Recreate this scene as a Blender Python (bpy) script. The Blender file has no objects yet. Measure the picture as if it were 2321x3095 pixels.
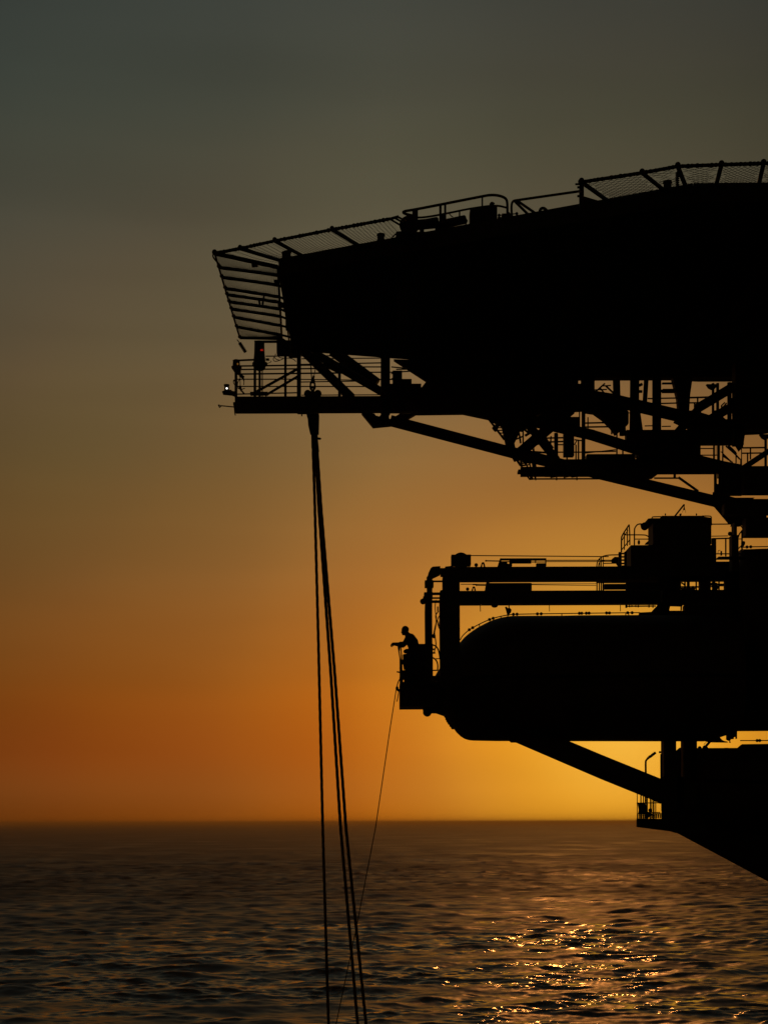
import bpy, math, random
import numpy as np
from mathutils import Vector, Matrix, Quaternion
random.seed(7); rng = np.random.default_rng(11)
R = math.radians
scene = bpy.context.scene
col = scene.collection

# ------------------------------------------------------------------ camera frame (photo pixels 2321 x 3095)
PW, PH = 2321.0, 3095.0
F = 4470.0                      # focal length in photo pixels
CX, CY = 1160.5, 2486.5         # principal point: the camera looks level, horizon at CY
CAM_H = 24.0                    # metres above the sea
ROLL = R(-0.2)
def uv(sx, sy):
    u, v = sx - CX, CY - sy
    c, s = math.cos(ROLL), math.sin(ROLL)
    return u * c - v * s, u * s + v * c
def at(p, Y):
    """photo pixel p at depth Y -> world point"""
    u, v = uv(p[0], p[1])
    return Vector((u * Y / F, Y, CAM_H + v * Y / F))
def depth_z(p, z):
    """depth at which the ray of pixel p reaches height z"""
    return (z - CAM_H) * F / uv(p[0], p[1])[1]
def zone(x, y, s):
    return lambda px, py: (x + px * s, y + py * s)
zA = zone(620, 700, .27119);  zB = zone(1000, 560, .36166); zC = zone(1500, 460, .49488)
zD = zone(680, 1000, .36166); zE = zone(1400, 1050, .30139); zF = zone(1820, 1050, .30199)
zG = zone(1150, 1620, .36166); zH = zone(1720, 1480, .36227); zI = zone(1150, 1860, .15375)
zJ = zone(1820, 2180, .30199); zK = zone(640, 1000, .15672); zL = zone(1270, 1660, .25919)
zM = zone(900, 1240, .13559);  zN = zone(900, 2500, .26906); zO = zone(2000, 1100, .19349)
zP = zone(2100, 1400, .14463); zQ = zone(1450, 1200, .21097); zR = zone(2060, 2180, .15732)
zS = zone(1860, 1520, .14467)

# ------------------------------------------------------------------ materials
def srgb(r, g, b):
    f = lambda c: (c / 255 / 12.92) if c / 255 <= .04045 else ((c / 255 + .055) / 1.055) ** 2.4
    return (f(r), f(g), f(b), 1)
def material(name, base, rough=.6, metal=0., var=.35, scale=6., bump=.15, rust=0.):
    m = bpy.data.materials.new(name); m.use_nodes = True
    nt = m.node_tree; n = nt.nodes; l = nt.links
    bs = n['Principled BSDF']
    tc = n.new('ShaderNodeTexCoord')
    nz = n.new('ShaderNodeTexNoise'); nz.inputs['Scale'].default_value = scale; nz.inputs['Detail'].default_value = 6
    l.new(tc.outputs['Object'], nz.inputs['Vector'])
    rp = n.new('ShaderNodeValToRGB')
    rp.color_ramp.elements[0].position = .3; rp.color_ramp.elements[1].position = .72
    rp.color_ramp.elements[0].color = (*[c * (1 - var) for c in base], 1)
    rp.color_ramp.elements[1].color = (*[min(1, c * (1 + var)) for c in base], 1)
    l.new(nz.outputs['Fac'], rp.inputs['Fac'])
    out = rp.outputs['Color']
    if rust:
        n2 = n.new('ShaderNodeTexNoise'); n2.inputs['Scale'].default_value = scale * .6; n2.inputs['Detail'].default_value = 9
        l.new(tc.outputs['Object'], n2.inputs['Vector'])
        r2 = n.new('ShaderNodeValToRGB'); r2.color_ramp.elements[0].position = .6; r2.color_ramp.elements[1].position = .68
        l.new(n2.outputs['Fac'], r2.inputs['Fac'])
        mx = n.new('ShaderNodeMix'); mx.data_type = 'RGBA'
        ml = n.new('ShaderNodeMath'); ml.operation = 'MULTIPLY'; ml.inputs[1].default_value = rust
        l.new(r2.outputs['Color'], ml.inputs[0]); l.new(ml.outputs[0], mx.inputs[0])
        l.new(out, mx.inputs[6]); mx.inputs[7].default_value = (.07, .025, .01, 1)
        out = mx.outputs[2]
    l.new(out, bs.inputs['Base Color'])
    bs.inputs['Roughness'].default_value = rough; bs.inputs['Metallic'].default_value = metal
    if bump:
        bp = n.new('ShaderNodeBump'); bp.inputs['Strength'].default_value = bump; bp.inputs['Distance'].default_value = .01
        l.new(nz.outputs['Fac'], bp.inputs['Height']); l.new(bp.outputs[0], bs.inputs['Normal'])
    return m
def glow(name, color, strength):
    m = bpy.data.materials.new(name); m.use_nodes = True
    bs = m.node_tree.nodes['Principled BSDF']
    bs.inputs['Base Color'].default_value = (*color, 1)
    bs.inputs['Emission Color'].default_value = (*color, 1); bs.inputs['Emission Strength'].default_value = strength
    return m
STEEL = material('painted_steel', (.045, .043, .04), .65, rust=.5)
DECKP = material('deck_paint', (.05, .055, .05), .85, scale=2)
WIRE = material('galvanised_wire', (.06, .06, .055), .6, scale=20, bump=0)
ROPE = material('braided_rope', (.035, .032, .028), .9, scale=30)
ROPE_TAN = material('tan_fibre_rope', (.26, .17, .09), .9, scale=30)
BOATP = material('boat_paint', (.06, .035, .022), .6, scale=1.5, bump=.05)
HULLP = material('hull_paint', (.03, .03, .032), .7, scale=.8, rust=.4)
RUBBER = material('rubber', (.02, .02, .02), .9)
CLOTH = material('work_clothes', (.03, .032, .04), .95, scale=25)
SKIN = material('skin', (.16, .09, .06), .6, scale=30, bump=.03)
LEATHER = material('leather', (.02, .018, .016), .7)
LENS_DARK = material('dark_lens', (.08, .01, .008), .3, bump=0)
WHITE_LIT = glow('lit_white_lens', (1, .97, .9), 2.5)
RED_LIT = glow('lit_red_lens', (1, .03, .01), .30)
RED_DIM = glow('red_lens', (.5, .012, .006), .03)
AMBER_LIT = glow('lit_amber_lens', (1, .42, .06), .12)

# ------------------------------------------------------------------ mesh collector
class MB:
    def __init__(s): s.v = []; s.f = []; s.sm = []
    def ring(s, c, ax, r, seg, up=None):
        ax = ax.normalized()
        t = up or (Vector((0, 0, 1)) if abs(ax.z) < .9 else Vector((0, 1, 0)))
        a = ax.cross(t).normalized(); b = ax.cross(a)
        k = len(s.v)
        for i in range(seg):
            th = 2 * math.pi * (i + .5) / seg
            s.v.append(c + a * (r * math.cos(th)) + b * (r * math.sin(th)))
        return k
    def band(s, k0, k1, seg, smooth):
        for i in range(seg):
            j = (i + 1) % seg
            s.f.append((k0 + i, k0 + j, k1 + j, k1 + i)); s.sm.append(smooth)
    def tube(s, p, q, r, r2=None, seg=10):
        if (q - p).length < 1e-5: return s
        ax = q - p; k0 = s.ring(p, ax, r, seg); k1 = s.ring(q, ax, r if r2 is None else r2, seg)
        s.band(k0, k1, seg, seg > 5)
        s.f.append(tuple(range(k0 + seg - 1, k0 - 1, -1))); s.sm.append(False)
        s.f.append(tuple(range(k1, k1 + seg))); s.sm.append(False)
        return s
    def path(s, pts, r, seg=8, smooth=3):
        """a pipe or cable through the points, rounded at the bends"""
        P = [Vector(p) for p in pts]
        for _ in range(smooth):
            if len(P) < 3: break
            Q = [P[0]]
            for i in range(len(P) - 1):
                Q.append(P[i].lerp(P[i + 1], .25)); Q.append(P[i].lerp(P[i + 1], .75))
            Q.append(P[-1]); P = Q
        ks = []; up = None
        for i, p in enumerate(P):
            d = (P[min(i + 1, len(P) - 1)] - P[max(i - 1, 0)])
            if up is None:
                up = Vector((0, 1, 0)) if abs(d.normalized().y) < .9 else Vector((0, 0, 1))
            ks.append(s.ring(p, d, r, seg, up))
        for a, b in zip(ks, ks[1:]): s.band(a, b, seg, True)
        s.f.append(tuple(range(ks[0] + seg - 1, ks[0] - 1, -1))); s.sm.append(False)
        s.f.append(tuple(range(ks[-1], ks[-1] + seg))); s.sm.append(False)
        return s
    def quadbox(s, front, back):
        n = len(front); k = len(s.v)
        s.v += [Vector(p) for p in front] + [Vector(p) for p in back]
        s.f.append(tuple(range(k, k + n))); s.f.append(tuple(range(k + 2 * n - 1, k + n - 1, -1)))
        for i in range(n):
            j = (i + 1) % n
            s.f.append((k + i, k + n + i, k + n + j, k + j))
        s.sm += [False] * (n + 2)
        return s
    def box(s, x0, x1, y0, y1, z0, z1):
        return s.quadbox([(x0, y0, z0), (x1, y0, z0), (x1, y0, z1), (x0, y0, z1)], [(x0, y1, z0), (x1, y1, z0), (x1, y1, z1), (x0, y1, z1)])
    def poly(s, pts, Y, dY=.12):
        """plate whose outline is read off the photo at depth Y, dY thick"""
        fr = [at(p, Y) for p in pts]
        return s.quadbox(fr, [p + Vector((0, dY, 0)) for p in fr])
    def px(s, a, b, Y, dY=.3):
        """box with the photo outline a (top left) .. b (bottom right), front at Y, dY deep; its far edges count in the outline"""
        (x0, y0), (x1, y1) = a, b
        Z = lambda y, far: at(((x0 + x1) / 2, y), Y + dY if far else Y).z
        zt = Z(y0, y0 > CY); zb = Z(y1, y1 < CY)
        if zt - zb < .03: zm = (Z(y0, 0) + Z(y1, 0)) / 2; zt, zb = zm + .015, zm - .015
        X = lambda x, far: (x - CX) * (Y + dY if far else Y) / F
        xl = X(x0, x0 > CX); xr = X(x1, x1 < CX)
        off = -math.sin(ROLL) * ((CY - (y0 + y1) / 2)) * Y / F
        xl += off; xr += off
        if xr - xl < .02: xm = (xl + xr) / 2; xl, xr = xm - .01, xm + .01
        return s.box(xl, xr, Y, Y + dY, zb, zt)
    def tb(s, a, b, w, Y, Y2=None, seg=10, w2=None):
        """tube between photo points, w photo pixels thick"""
        Y2 = Y if Y2 is None else Y2
        return s.tube(at(a, Y), at(b, Y2), w / 2 * Y / F, (w if w2 is None else w2) / 2 * Y2 / F, seg)
    def pp(s, pts, w, Y, seg=8, smooth=2):
        return s.path([at(p, Y) for p in pts], w / 2 * Y / F, seg, smooth)
    def ball(s, c, r, sc=(1, 1, 1), nu=14, nv=9):
        k = len(s.v)
        for j in range(1, nv):
            ph = math.pi * j / nv
            for i in range(nu):
                th = 2 * math.pi * i / nu
                s.v.append(c + Vector((r * sc[0] * math.sin(ph) * math.cos(th), r * sc[1] * math.sin(ph) * math.sin(th), r * sc[2] * math.cos(ph))))
        for j in range(nv - 2):
            s.band(k + (j + 1) * nu, k + j * nu, nu, True)
        t = len(s.v); s.v.append(c + Vector((0, 0, r * sc[2]))); s.v.append(c - Vector((0, 0, r * sc[2])))
        b = k + (nv - 2) * nu
        for i in range(nu):
            j = (i + 1) % nu
            s.f.append((t, k + i, k + j)); s.f.append((t + 1, b + j, b + i)); s.sm += [True, True]
        return s
    def lathe(s, base, axis, prof, seg=16):
        """prof: list of (distance along axis, radius)"""
        axis = axis.normalized(); ks = [s.ring(base + axis * d, axis, max(r, .001), seg) for d, r in prof]
        for a, b in zip(ks, ks[1:]): s.band(a, b, seg, True)
        s.f.append(tuple(range(ks[0] + seg - 1, ks[0] - 1, -1))); s.sm.append(False)
        s.f.append(tuple(range(ks[-1], ks[-1] + seg))); s.sm.append(False)
        return s
    def build(s, name, mat, parent=None):
        o = root_of(parent)
        off = Vector(o['_base']) if o is not None else Vector((0, 0, 0))
        me = bpy.data.meshes.new(name)
        me.from_pydata([tuple(Vector(v) - off) for v in s.v], [], s.f)
        me.polygons.foreach_set('use_smooth', s.sm); me.update()
        me.materials.append(mat)
        ob = bpy.data.objects.new(name, me); col.objects.link(ob)
        if parent is not None: ob.parent = parent
        return ob
def root_of(o):
    while o is not None and o.parent is not None: o = o.parent
    return o
def tag(o, label, cat, group=None):
    o['label'] = label; o['category'] = cat
    if group: o['group'] = group
    return o
def thing(name, label, cat, base, group=None):
    o = bpy.data.objects.new(name, None); col.objects.link(o)
    o.empty_display_size = .3
    o.location = base; o['_base'] = tuple(base)
    return tag(o, label, cat, group)
def solo(mb, name, mat, label, cat, group=None):
    """a thing that is one mesh, its origin at its base"""
    v = np.array([tuple(p) for p in mb.v]); c = Vector((v[:, 0].mean(), v[:, 1].mean(), v[:, 2].min()))
    mb.v = [Vector(p) - c for p in mb.v]
    o = mb.build(name, mat); o.location = c
    return tag(o, label, cat, group)
UP = Vector((0, 0, 1))
# ------------------------------------------------------------------ light and sea settings
EL_STOPS = [(0.0, (.255, .062, .004)), (1.2, (.295, .079, .010)), (3, (.306, .072, .007)), (5.5, (.299, .090, .010)), (9, (.257, .111, .024)),
            (13, (.200, .117, .036)), (17, (.156, .108, .048)), (21, (.110, .0895, .0495)), (25, (.069, .0675, .0415)), (29.2, (.046, .0465, .0335)), (60, (.040, .042, .034))]
GLOW_EL = 3.5; GLOW_SX = .85; GLOW_AZ = 9.2
GLOW_STOPS = [(0, (.74, .44, .047)), (3, (.60, .297, .017)), (6, (.36, .155, .009)), (9, (.1901, .0574, .001)), (13, (.0756, .0209, .0013)), (18, (.0119, .0015, .0003)), (24, (.0005, .0005, .0036)), (30, (.0055, .0125, .015)), (42, (.003, .009, .012)), (75, (0, 0, 0))]
AZ_STOPS = [(0, 1), (5, .84), (14.5, .60), (40, .25), (90, .09), (180, .05)]
SUN_E = .06; SUN_ELEV = 22.5; SUN_COL = (1, .34, .07)
ROLL_SIGN = 1
WIND = 172; WAVE_RMS = .225; WAVE_PEAK = 10.0; WAVE_MIN = 1.2; WAVE_MAX = 60; GUST = .6; CHOP = .11
SEA_R0 = .095; SEA_RMAX = .54; SEA_BUMP = .012
HAZE = 1.0e-4; HAZE_COL = (1, .70, .34, 1); HAZE_G = .72
# ------------------------------------------------------------------ sky, sun, camera
SUN_AZ, SUN_EL = R(8.3), R(SUN_ELEV)
S = Vector((math.sin(SUN_AZ) * math.cos(SUN_EL), math.cos(SUN_AZ) * math.cos(SUN_EL), math.sin(SUN_EL)))
w = bpy.data.worlds.new('World'); scene.world = w; w.use_nodes = True
nt = w.node_tree; n = nt.nodes; l = nt.links
bg = n['Background']
def math_node(op, a, b=None, clamp=False):
    m = n.new('ShaderNodeMath'); m.operation = op; m.use_clamp = clamp
    for i, x in enumerate((a, b)):
        if x is None: continue
        if isinstance(x, (int, float)): m.inputs[i].default_value = x
        else: l.new(x, m.inputs[i])
    return m.outputs[0]
def ramp_node(fac, stops, interp='EASE'):
    r = n.new('ShaderNodeValToRGB'); cr = r.color_ramp; cr.interpolation = interp
    while len(cr.elements) < len(stops): cr.elements.new(.5)
    for e, (p, c) in zip(cr.elements, stops): e.position = p; e.color = c
    l.new(fac, r.inputs[0]); return r.outputs[0]
def mixc(op, a, b, fac=1.):
    m = n.new('ShaderNodeMix'); m.data_type = 'RGBA'; m.blend_type = op
    if isinstance(fac, (int, float)): m.inputs[0].default_value = fac
    else: l.new(fac, m.inputs[0])
    for i, x in ((6, a), (7, b)):
        if isinstance(x, tuple): m.inputs[i].default_value = x
        else: l.new(x, m.inputs[i])
    return m.outputs[2]
tc = n.new('ShaderNodeTexCoord'); sep = n.new('ShaderNodeSeparateXYZ'); l.new(tc.outputs['Generated'], sep.inputs[0])
X_, Y_, Z_ = sep.outputs
az = math_node('ARCTAN2', X_, Y_)                     # bearing, 0 = straight out to sea
el = math_node('ARCSINE', Z_)
DEG = 180 / math.pi
deg = lambda x: math_node('MULTIPLY', x, DEG)
c4 = lambda v: (v, v, v, 1) if isinstance(v, (int, float)) else (*v, 1)
def stops(t): return [(p / t[-1][0], c4(v)) for p, v in t]
# the evening sky by height: dusty orange at the horizon, brown, then grey green
base = ramp_node(math_node('DIVIDE', math_node('MAXIMUM', deg(el), 0.), EL_STOPS[-1][0], True), stops(EL_STOPS), 'CARDINAL')
# wide orange glow round the low sun
dz_ = math_node('SUBTRACT', deg(el), GLOW_EL)
da_ = math_node('MULTIPLY', math_node('SUBTRACT', deg(az), GLOW_AZ), GLOW_SX)
d2 = math_node('SQRT', math_node('ADD', math_node('MULTIPLY', da_, da_), math_node('MULTIPLY', dz_, dz_)))
glowc = ramp_node(math_node('DIVIDE', d2, GLOW_STOPS[-1][0], True), stops(GLOW_STOPS), 'CARDINAL')
# away from the sunset the sky falls off into dusk
fall = ramp_node(math_node('DIVIDE', math_node('ABSOLUTE', deg(az)), 180., True), stops(AZ_STOPS), 'CARDINAL')
# slow uneven dust banding
mp = n.new('ShaderNodeMapping'); mp.inputs['Scale'].default_value = (1.2, 1.2, 9); l.new(tc.outputs['Generated'], mp.inputs[0])
nz = n.new('ShaderNodeTexNoise'); nz.inputs['Scale'].default_value = 2.2; nz.inputs['Detail'].default_value = 2; l.new(mp.outputs[0], nz.inputs[0])
band = ramp_node(nz.outputs['Fac'], [(.3, (.945, .945, .945, 1)), (.7, (1.055, 1.055, 1.055, 1))])
c = mixc('ADD', mixc('MULTIPLY', base, fall), glowc)
c = mixc('MULTIPLY', c, band)
sky = n.new('ShaderNodeTexSky'); sky.sky_type = 'NISHITA'; sky.sun_disc = False
sky.sun_elevation = SUN_EL; sky.sun_rotation = SUN_AZ; sky.dust_density = 5; sky.air_density = 2
c = mixc('ADD', c, mixc('MULTIPLY', sky.outputs[0], (.0002, .0002, .0002, 1)))
l.new(c, bg.inputs['Color']); bg.inputs['Strength'].default_value = 1.0

sd = bpy.data.lights.new('sun', 'SUN'); sd.energy = SUN_E; sd.angle = R(.5); sd.color = SUN_COL
so = bpy.data.objects.new('sun', sd); col.objects.link(so); so.location = (10, 60, 60)
so.rotation_mode = 'QUATERNION'; so.rotation_quaternion = (-S).to_track_quat('-Z', 'Y')

cd = bpy.data.cameras.new('camera'); cam = bpy.data.objects.new('camera', cd); col.objects.link(cam)
cd.sensor_fit = 'HORIZONTAL'; cd.sensor_width = 36; cd.lens = F / PW * 36
cd.shift_x = (PW / 2 - CX) / PW; cd.shift_y = (CY - PH / 2) / PW
cd.clip_start = .1; cd.clip_end = 80000
cam.location = (0, 0, CAM_H)
cam.rotation_mode = 'XYZ'
cam.matrix_world = Matrix.Translation((0, 0, CAM_H)) @ Matrix.Rotation(math.pi / 2, 4, 'X') @ Matrix.Rotation(ROLL * ROLL_SIGN, 4, 'Z')
scene.camera = cam
vs = scene.view_settings; vs.view_transform = 'Standard'; vs.look = 'None'; vs.exposure = 0; vs.gamma = 1
scene.cycles.max_bounces = 6; scene.cycles.diffuse_bounces = 2; scene.cycles.glossy_bounces = 3
scene.cycles.caustics_reflective = False; scene.cycles.sample_clamp_indirect = 4

# ------------------------------------------------------------------ the sea: one sheet of wind waves out to the horizon
def sea():
    # rings by distance (about one per picture row) and columns by bearing, finer where the sea is looked at
    d = np.concatenate([np.array([2., 10]), np.linspace(20, 149, 60), 1 / np.linspace(1 / 150., 1 / 40000., 1100)])
    th = np.concatenate([np.linspace(-180, -32, 30)[:-1], np.linspace(-32, -17, 60)[:-1], np.linspace(-17, 17, 900), np.linspace(17, 32, 60)[1:], np.linspace(32, 180, 30)[1:]])
    th = np.radians(th); nd, nth = len(d), len(th)
    D, T = np.meshgrid(d, th, indexing='ij')
    X, Y = D * np.sin(T), D * np.cos(T)
    sp = np.maximum(np.gradient(d)[:, None] * np.ones_like(T), D * np.gradient(th)[None, :])
    drow = np.gradient(d)[:, None] * np.ones_like(T); dcol = D * np.abs(np.gradient(th))[None, :]
    dx = np.zeros_like(X); dy = np.zeros_like(X); dz = np.zeros_like(X); lost = np.zeros_like(X)
    # gusts: patches of rougher and smoother water
    gust = np.zeros_like(X)
    for L in np.exp(rng.uniform(np.log(7.), np.log(420.), 46)):
        a = rng.uniform(0, 2 * math.pi); kk = 2 * math.pi / L
        att = np.clip(1.5 - kk * drow / 2.5, 0, 1)
        gust += att * np.sin(kk * (math.sin(a) * X + 1.3 * math.cos(a) * Y) + rng.uniform(0, 6.3))
    gust /= math.sqrt(23.)
    patch = np.clip(1 + .3 * gust, .25, 2.)
    NW = 220
    lam = np.exp(rng.uniform(np.log(WAVE_MIN), np.log(WAVE_MAX), NW)); lam.sort()
    wind = R(WIND)
    for L in lam:
        k = 2 * math.pi / L
        spread = R(20) if L > 8 else R(30)
        a = wind + rng.normal() * spread
        kx, ky = k * math.sin(a), k * math.cos(a)
        slope = WAVE_RMS * math.sqrt(2. / NW) * math.exp(-(max(0, math.log(L / WAVE_PEAK)) / 1.0) ** 2)   # slope carried by this wave
        A = slope / k
        # waves the grid cannot carry fade out and become roughness instead
        ph0 = rng.uniform(0, 2 * math.pi); mi = nd
        sx1 = k * np.maximum(drow[:, nth // 2], dcol[:, nth // 2])
        mi = int(np.searchsorted(sx1, 3.2)) if sx1[-1] > 3.2 else nd
        sl = slice(0, max(mi, 2))
        sx = k * np.sqrt(drow[sl] ** 2 * .5 + dcol[sl] ** 2)
        g = np.clip(1.5 - sx / 2.0, 0, 1)
        ph = kx * X[sl] + ky * Y[sl] + ph0
        s_, c_ = np.sin(ph), np.cos(ph)
        if L < 5: g = g * patch[sl]
        dz[sl] += A * g * c_
        dx[sl] -= .9 * A * g * s_ * math.sin(a); dy[sl] -= .9 * A * g * s_ * math.cos(a)
        lost += slope ** 2 * .5
        lost[sl] -= g ** 2 * slope ** 2 * .5
    lost = np.clip(lost, 0, None) * np.exp(GUST * gust)
    # far chop: short irregular crests about as long as the rows are apart
    for i in range(62, nd):
        if drow[i, 0] < .7: continue
        Lc = max(drow[i, nth // 2] * 2.2, 1.5); xs_ = D[i] * th
        q = np.arange(xs_[0], xs_[-1] + 2 * Lc, Lc)
        if len(q) > 400000 or len(q) < 4: q = np.linspace(xs_[0], xs_[-1], 4000)
        dz[i] += min(CHOP * drow[i, 0], .45) * min(1, (drow[i, 0] - .7) / 1.5) * np.interp(xs_ + rng.uniform(-Lc, 0), q, rng.normal(size=len(q)))
    fade = np.clip((D - 6) / 20, 0, 1)
    V = np.stack([X + dx * fade, Y + dy * fade, dz * fade], -1).reshape(-1, 3)
    idx = np.arange(nd * nth).reshape(nd, nth)
    Q = np.stack([idx[:-1, :-1], idx[:-1, 1:], idx[1:, 1:], idx[1:, :-1]], -1).reshape(-1, 4)
    me = bpy.data.meshes.new('sea')
    me.vertices.add(len(V)); me.vertices.foreach_set('co', V.astype(np.float32).ravel())
    me.loops.add(Q.size); me.loops.foreach_set('vertex_index', Q.astype(np.int32).ravel())
    me.polygons.add(len(Q)); me.polygons.foreach_set('loop_start', np.arange(0, Q.size, 4, dtype=np.int32))
    me.polygons.foreach_set('use_smooth', np.ones(len(Q), bool))
    at_ = me.attributes.new('ripple', 'FLOAT', 'POINT'); at_.data.foreach_set('value', np.sqrt(1.414 * np.sqrt(lost)).astype(np.float32).ravel())
    me.update(); me.validate()
    o = bpy.data.objects.new('sea', me); col.objects.link(o); o['kind'] = 'structure'
    o['label'] = 'dark choppy sea reaching to the horizon with a glittering path of low sun'
    m = bpy.data.materials.new('sea_water'); m.use_nodes = True
    t = m.node_tree; bs = t.nodes['Principled BSDF']
    bs.inputs['Base Color'].default_value = (.004, .007, .006, 1); bs.inputs['IOR'].default_value = 1.333
    a = t.nodes.new('ShaderNodeAttribute'); a.attribute_name = 'ripple'
    ma = t.nodes.new('ShaderNodeMath'); ma.operation = 'MAXIMUM'; ma.inputs[1].default_value = SEA_R0
    mn = t.nodes.new('ShaderNodeMath'); mn.operation = 'MINIMUM'; mn.inputs[1].default_value = SEA_RMAX
    t.links.new(a.outputs['Fac'], ma.inputs[0]); t.links.new(ma.outputs[0], mn.inputs[0]); t.links.new(mn.outputs[0], bs.inputs['Roughness'])
    g = t.nodes.new('ShaderNodeTexCoord'); mp = t.nodes.new('ShaderNodeMapping'); mp.inputs['Scale'].default_value = (.8, 1.9, 1)
    t.links.new(g.outputs['Object'], mp.inputs[0])
    nz = t.nodes.new('ShaderNodeTexNoise'); nz.inputs['Scale'].default_value = 1.3; nz.inputs['Detail'].default_value = 5; nz.inputs['Roughness'].default_value = .6
    t.links.new(mp.outputs[0], nz.inputs['Vector'])
    bp = t.nodes.new('ShaderNodeBump'); bp.inputs['Strength'].default_value = 1; bp.inputs['Distance'].default_value = SEA_BUMP
    t.links.new(nz.outputs['Fac'], bp.inputs['Height']); t.links.new(bp.outputs[0], bs.inputs['Normal'])
    me.materials.append(m)
sea()

# ------------------------------------------------------------------ sea haze: thin even air over the whole scene
if HAZE:
    hz_ = MB().box(-41000, 41000, -41000, 41000, -4, 39).build('haze', bpy.data.materials.new('haze_air'))
    hz_['kind'] = 'stuff'; hz_['label'] = 'thin evening sea haze'
    hm = hz_.data.materials[0]; hm.use_nodes = True; t = hm.node_tree
    for nn in list(t.nodes):
        if nn.type != 'OUTPUT_MATERIAL': t.nodes.remove(nn)
    pv = t.nodes.new('ShaderNodeVolumePrincipled'); pv.inputs['Color'].default_value = HAZE_COL
    pv.inputs['Density'].default_value = HAZE; pv.inputs['Anisotropy'].default_value = HAZE_G
    t.links.new(pv.outputs[0], t.nodes['Material Output'].inputs['Volume'])
# ------------------------------------------------------------------ helideck
H = CAM_H + 12.94                # deck level
A_, V_ = Vector((-2.32, 34.0, H)), Vector((6.33, 30.08, H))
def edge_at(p):
    """point of the deck's near edges on the ray of pixel p (by its column)"""
    k = (p[0] - CX + (CY - p[1]) * -math.sin(ROLL)) / F
    if k * V_.y > V_.x: return Vector((k * V_.y, V_.y, H))
    d = V_ - A_; t = (k * A_.y - A_.x) / (d.x - k * d.y)
    return A_ + d * t
deck = thing('helideck', 'broad black helideck overhanging the sea at the top right, netting all along its edge', 'helideck', Vector((5, 36, H - .5)))
plan = [A_, V_, Vector((16, 29.95, H)), Vector((20, 34, H)), Vector((20, 42.3, H)), Vector((9, 42.3, H)), Vector((-2.34, 39.4, H))]
MB().quadbox([p - UP * .30 for p in plan], [Vector(p) for p in plan]).build('deck_plate', DECKP, deck)
for i, (a, b) in enumerate(zip(plan, plan[1:] + plan[:1])):
    m = MB(); d = (b - a).normalized(); nrm = d.cross(UP).normalized()
    m.quadbox([a - UP * .34 + nrm * .004, b - UP * .34 + nrm * .004, b + UP * .03 + nrm * .004, a + UP * .03 + nrm * .004],
              [a - UP * .34 + nrm * .06, b - UP * .34 + nrm * .06, b + UP * .03 + nrm * .06, a + UP * .03 + nrm * .06])
    m.build('edge_gutter', STEEL, deck)
for x in (.5, 4.5, 8.5, 12.5, 16.5):
    m = MB(); y0 = 33.8 if x < 5 else 31.2
    m.box(x - .15, x + .15, y0, 37.6, H - .36, H - .304); m.box(x - .012, x + .012, y0, 37.4, H - .66, H - .362); m.box(x - .15, x + .15, y0, 37.3, H - .70, H - .662)
    m.build('deck_girder', STEEL, deck)

def netting(c00, c10, c11, c01, sp, diamond=False):
    """wire netting between four corners; c00-c10 the inner edge, c01-c11 the outer edge"""
    m = MB(); r = .005
    P = lambda u, v: c00.lerp(c10, u).lerp(c01.lerp(c11, u), v) - UP * (.05 * math.sin(math.pi * v) * math.sin(math.pi * u))
    Lu, Lv = (c10 - c00).length, (c01 - c00).length
    nu, nv = max(2, int(Lu / sp)), max(2, int(Lv / sp))
    if diamond:
        for i in range(-nv, nu + nv):
            for sgn in (1, -1):
                u0, u1 = i / nu, (i + sgn * nv) / nu
                pts = []
                for t in np.linspace(0, 1, 9):
                    u = u0 + (u1 - u0) * t
                    if 0 <= u <= 1: pts.append(P(u, t))
                for a, b in zip(pts, pts[1:]): m.tube(a, b, r, seg=3)
    else:
        for i in range(1, nu):
            for v0, v1 in ((0, .5), (.5, 1)): m.tube(P(i / nu, v0), P(i / nu, v1), r, seg=3)
        for j in range(1, nv):
            for u0, u1 in ((0, .5), (.5, 1)): m.tube(P(u0, j / nv), P(u1, j / nv), r * .6, seg=3)
    return m
def arm(tip, base, r=.045):
    o = MB().tube(tip, base, r, seg=8).ball(tip + UP * .03, r * 1.25).build('net_arm', STEEL, deck)
# left side, seen end on: the outer rail stands 1.5 m out, a little above the deck
ZT = H + .11
def left_tip(y): return at(zA(0, y), 1.0)
tips, bases = [], []
for yt, yb in ((240, 392), (395, 483), (505, 594), (630, 725), (700, 785), (780, 860), (860, 942), (950, 1045), (1060, 1150), (1182, 1192)):
    Yd = depth_z(zA(150, yt), ZT); t = Vector((-3.83, Yd, ZT))
    b = Vector((-2.42 - .28 * (Yd - 34.5) / 5.3, Yd, at(zA(850, yb), Yd).z)); tips.append(t); bases.append(b)
    arm(t, b, .05 if yt == 240 else .04)
for i in range(len(tips) - 1):
    MB().tube(tips[i], tips[i + 1], .024, seg=8).build('net_rail', STEEL, deck)
    netting(bases[i], bases[i + 1], tips[i + 1], tips[i], .055).build('netting', WIRE, deck)
MB().tube(bases[0], bases[-1], .03, seg=8).build('kerb_rail', STEEL, deck)
inner = [Vector((-2.35 - .16 * (b.y - 34.5) / 5.3, b.y, b.z - .02)) for b in bases]
MB().tube(inner[0], inner[-1], .024, seg=8).build('kerb_rail', STEEL, deck)
for i in range(1, len(bases)):
    MB().tube(bases[i], Vector((-2.28, bases[i].y, H - .2)), .03, seg=6).build('rail_bracket', STEEL, deck)
    if i % 3 == 0: MB().box(inner[i].x - .02, -2.3, bases[i].y + .1, bases[i].y + .3, H - .35, H - .05).build('edge_box', STEEL, deck)
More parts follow.
